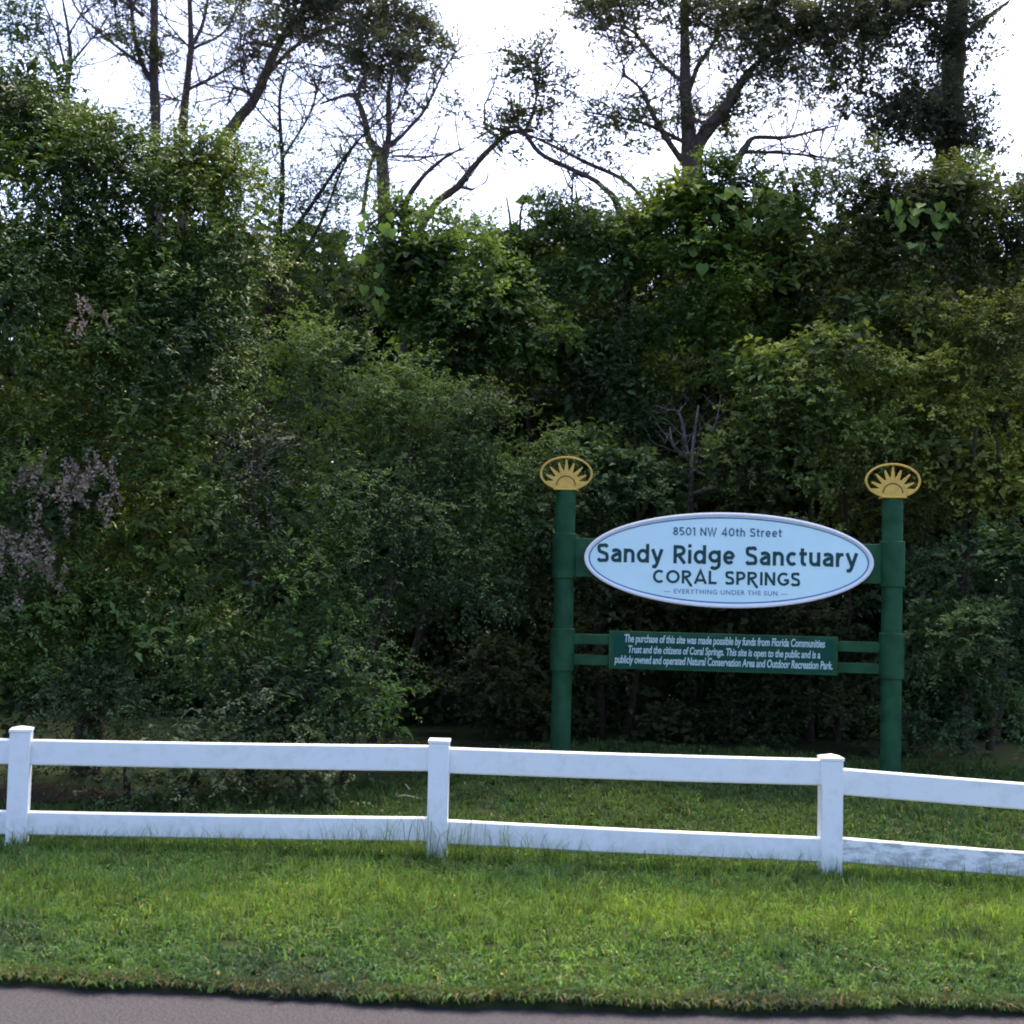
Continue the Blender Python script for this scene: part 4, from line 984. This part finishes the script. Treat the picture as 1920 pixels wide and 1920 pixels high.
    if ch == '0': W = .76; return [arc(W / 2, .5, W / 2 - h, .5 - h, 0, 360, 26)], W
    if ch == '1': W = .32; return [[(0, .86), (W - h, 1 - h), (W - h, 0)]], W
    if ch == '4': W = .74; return [[(W * .72, 0), (W * .72, .98), (h, .26), (W, .26)]], W
    return [], .34
def stroke_text(body, w, gap):
    V, Q = [], []
    x = 0.0; dz = 0
    for ch in body:
        st, W = glyph(ch if ch != '\u211b' else 'r*', w)
        for pl in st:
            P = np.array(pl, float); closed = np.allclose(P[0], P[-1])
            T_ = np.gradient(P, axis=0)
            if closed: T_[0] = T_[-1] = P[1] - P[-2]
            seg = np.diff(P, axis=0); seg /= (np.linalg.norm(seg, axis=1, keepdims=True) + 1e-9)
            nrm = np.zeros_like(P); mit = np.ones(len(P))
            for i_ in range(len(P)):
                a_ = seg[i_ - 1] if i_ > 0 else (seg[-1] if closed else seg[0])
                b_ = seg[i_] if i_ < len(seg) else (seg[0] if closed else seg[-1])
                t_ = a_ + b_; t_ /= (np.linalg.norm(t_) + 1e-9)
                nrm[i_] = (-t_[1], t_[0]); mit[i_] = 1 / max(0.45, float(np.dot(t_, b_)))
            off_ = nrm * (w / 2) * mit[:, None]
            n0 = sum(len(v) for v in V)
            A = np.concatenate([P + off_, P - off_]); A[:, 0] += x
            dz += 1
            V.append(np.column_stack([A, np.full(len(A), (dz % 3) * 0.0004)]))
            n_ = len(P)
            Q += [(n0 + i_, n0 + n_ + i_, n0 + n_ + i_ + 1, n0 + i_ + 1) for i_ in range(n_ - 1)]
        x += W + gap
    return np.vstack(V), np.array(Q)
def painted(body, x0, x1, ytop, ybase, w, gap, mat, parent, off):
    """stroke-built lettering whose capitals stand between ytop and ybase"""
    V, Q = stroke_text(body, w, gap)
    xm = (x0 + x1) / 2
    u0, u1 = S(x0, ybase, off)[0], S(x1, ybase, off)[0]
    zt_, zb2 = S(xm, ytop, off)[1], S(xm, ybase, off)[1]
    mn, mx = V[:, 0].min(), V[:, 0].max()
    out = np.stack([u0 + (V[:, 0] - mn) / (mx - mn) * (u1 - u0), -off - 0.003 - V[:, 2], zb2 + V[:, 1] * (zt_ - zb2)], 1)
    return spart('lettering', mesh_from('lettering', out, [Q]), mat, parent)
painted('8501 NW 40th Street', 1262, 1466, 990, 1005.5, 0.165, 0.16, 'ink_soft', ov, OF)
painted('Sandy Ridge Sanctuary', 1119, 1609, 1024, 1058.5, 0.188, 0.125, 'ink', ov, OF)
painted('CO\u211bAL SP\u211bINGS', 1224, 1500, 1071, 1096, 0.188, 0.15, 'ink', ov, OF)
lettering('\u2014 EVERYTHING UNDER THE SUN \u2014', 1245, 1477, 1106, 1115, 0, 'ink_pale', ov, OF, 0.004, 1.15)
# notice board
NF = 0.05
u0, z1 = S(1142, 1184, NF); u1, z0 = S(1571, 1262, NF)
zt_ = 0.5 * (S(1142, 1184, NF)[1] + S(1571, 1193, NF)[1]); zb2 = 0.5 * (S(1142, 1257, NF)[1] + S(1571, 1263, NF)[1])
bm = bmesh.new(); box_bm(bm, u0, u1, -NF, -0.023, zb2, zt_)
nb = spart('notice_board', bm_mesh('notice_board', bm, 0.003), 'green_paint')
bm = bmesh.new(); box_bm(bm, S(1150, 1200, NF)[0], S(1562, 1200, NF)[0], -NF - 0.003, -NF + 0.001, zb2 + 0.018, zt_ - 0.03)
spart('notice_panel', bm_mesh('notice_panel', bm), 'notice', nb)
NF2 = NF + 0.003
lettering('The purchase of this site was made possible by funds from Florida Communities', 1171, 1547, 1194, 1214, 0, 'notice_ink', nb, NF2, 0.022, 0.97, 0.15, thick=0.003)
lettering('Trust and the citizens of Coral Springs. This site is open to the public and is a', 1178, 1538, 1215, 1234, 0, 'notice_ink', nb, NF2, 0.022, 0.97, 0.15, thick=0.003)
lettering('publicly owned and operated Natural Conservation Area and Outdoor Recreation Park.', 1152, 1561, 1234, 1254, 0, 'notice_ink', nb, NF2, 0.022, 0.97, 0.15, thick=0.003)
# gold sun finials
for (u0, zt) in gold_info:
    sc_ = 0.0045
    cz = zt + 33 * sc_
    a1, b1 = 49 * sc_, 32 * sc_
    fi = spart('sun_finial', ring_prism('sun_finial', ellipse(u0, cz, a1, b1, 64), ellipse(u0, cz, a1 - 3.6 * sc_, b1 - 3.6 * sc_, 64), -0.012, 0.012), 'gold')
    # body: the low part of the oval closed below the rays, with a half-round sun
    zs = cz - 20 * sc_                      # sun centre
    out = []
    for k in range(25):
        a_ = math.pi * k / 24
        out.append((u0 + 25 * sc_ * math.cos(a_), zs + 25 * sc_ * math.sin(a_)))
    for k in range(1, 24):
        f_ = -1 + 2 * k / 24
        x_ = f_ * 36 * sc_
        out.append((u0 + x_, cz - (b1 - 2 * sc_) * math.sqrt(max(0, 1 - (x_ / a1) ** 2))))
    low = [p for p in out]
    pl = [(u0 + 40 * sc_, zs + 1 * sc_)] + [(u0 + 25 * sc_ * math.cos(math.pi * k / 24), zs + 25 * sc_ * math.sin(math.pi * k / 24)) for k in range(2, 23)] + [(u0 - 40 * sc_, zs + 1 * sc_)]
    for k in range(13):
        x_ = (-37 + 74 * k / 12) * sc_
        pl.append((u0 + x_, cz - (b1 - 2 * sc_) * math.sqrt(max(0, 1 - (x_ / a1) ** 2))))
    spart('sun_body', prism('sun_body', pl[::-1], -0.010, 0.010), 'gold', fi)
    spart('sun_groove', ring_prism('sun_groove', [(u0 + 18.5 * sc_ * math.cos(math.pi * k / 24), zs - 2 * sc_ + 18.5 * sc_ * math.sin(math.pi * k / 24)) for k in range(25)], [(u0 + 16 * sc_ * math.cos(math.pi * k / 24), zs - 2 * sc_ + 16 * sc_ * math.sin(math.pi * k / 24)) for k in range(25)], -0.0125, -0.0095, False), 'gold_groove', fi)
    for deg, rl in ((90, 46), (70, 42), (110, 42), (47, 44), (133, 44), (25, 41), (155, 41), (6, 42), (174, 42)):
        a_ = math.radians(deg); ca, sa = math.cos(a_), math.sin(a_)
        wb = 4.2 * sc_; wt = 1.2 * sc_; r0_, r1_ = 22 * sc_, rl * sc_
        P = [(u0 + r0_ * ca + wb * sa, zs + r0_ * sa - wb * ca), (u0 + r1_ * ca + wt * sa, zs + r1_ * sa - wt * ca), (u0 + r1_ * ca - wt * sa, zs + r1_ * sa + wt * ca), (u0 + r0_ * ca - wb * sa, zs + r0_ * sa + wb * ca)]
        spart('ray', prism('ray', P, -0.009, 0.009), 'gold', fi)
    bm = bmesh.new(); box_bm(bm, u0 - 0.098, u0 + 0.098, -0.085, 0.085, zt + 0.005, zt + 0.018)
    spart('base_plate', bm_mesh('base_plate', bm, 0.004), 'gold', fi)

# ------------------------------------------------------------------ small things on the lawn
t = empty('fallen_twig', on_z(760, 1505, 0.0), 'pale dry forked twig lying on the grass behind the middle fence post', 'twig')
stems([[(722, 1512, 9.4, 4), (740, 1500, 9.35, 5), (756, 1492, 9.3, 4), (790, 1498, 9.25, 3)], [(744, 1498, 9.35, 4), (742, 1486, 9.3, 2)], [(760, 1470, 9.4, 2), (768, 1480, 9.4, 2)]], t, 'stem', 'straw', sides=5)
# taller grass tufts against the fence
def tuft(n, cx, cy, sx, sy, l0, l1, label):
    x = rng.normal(cx, sx, n); y = rng.normal(cy, sy, n)
    c_ = jit(np.tile(np.array([0.075, 0.125, 0.03]), (n, 1)), n, 0.25)
    d_ = rng.random(n) < 0.2; c_[d_] = np.array([0.07, 0.065, 0.04])
    V, q4, q3, C = blades(x, y, rng.uniform(l0, l1, n), rng.uniform(0.004, 0.008, n), c_, 0.75, 0.55)
    return V, q4, q3, C
segs = []
for i_ in range(1, 4):
    x0_, x1_ = px_x[i_], min(px_x[i_ + 1], 3.2)
    n_ = int((x1_ - x0_) * 520)
    x = rng.uniform(x0_, x1_, n_); y = np.interp(x, px_x, py_) - rng.uniform(0.04, 0.16, n_)
    near = np.exp(-((x - px_x[2]) / 0.6) ** 2)
    hgt = 0.08 + (0.12 + 0.26 * near) * rng.random(n_) ** 3
    c_ = jit(np.tile(np.array([0.09, 0.145, 0.03]), (n_, 1)), n_, 0.25)
    segs.append(blades(x, y, hgt, rng.uniform(0.002, 0.0045, n_), c_, 0.7, 0.5))
V = np.vstack([q[0] for q in segs]); off = 0; Q4 = []; Q3 = []
for q in segs: Q4.append(q[1] + off); Q3.append(q[2] + off); off += len(q[0])
tag(link('long_grass', mesh_from('long_grass', V, [np.vstack(Q4), np.vstack(Q3)], np.vstack([q[3] for q in segs])), MAT['grass']), 'longer uncut grass standing along the foot of the white fence', 'grass', kind='stuff')
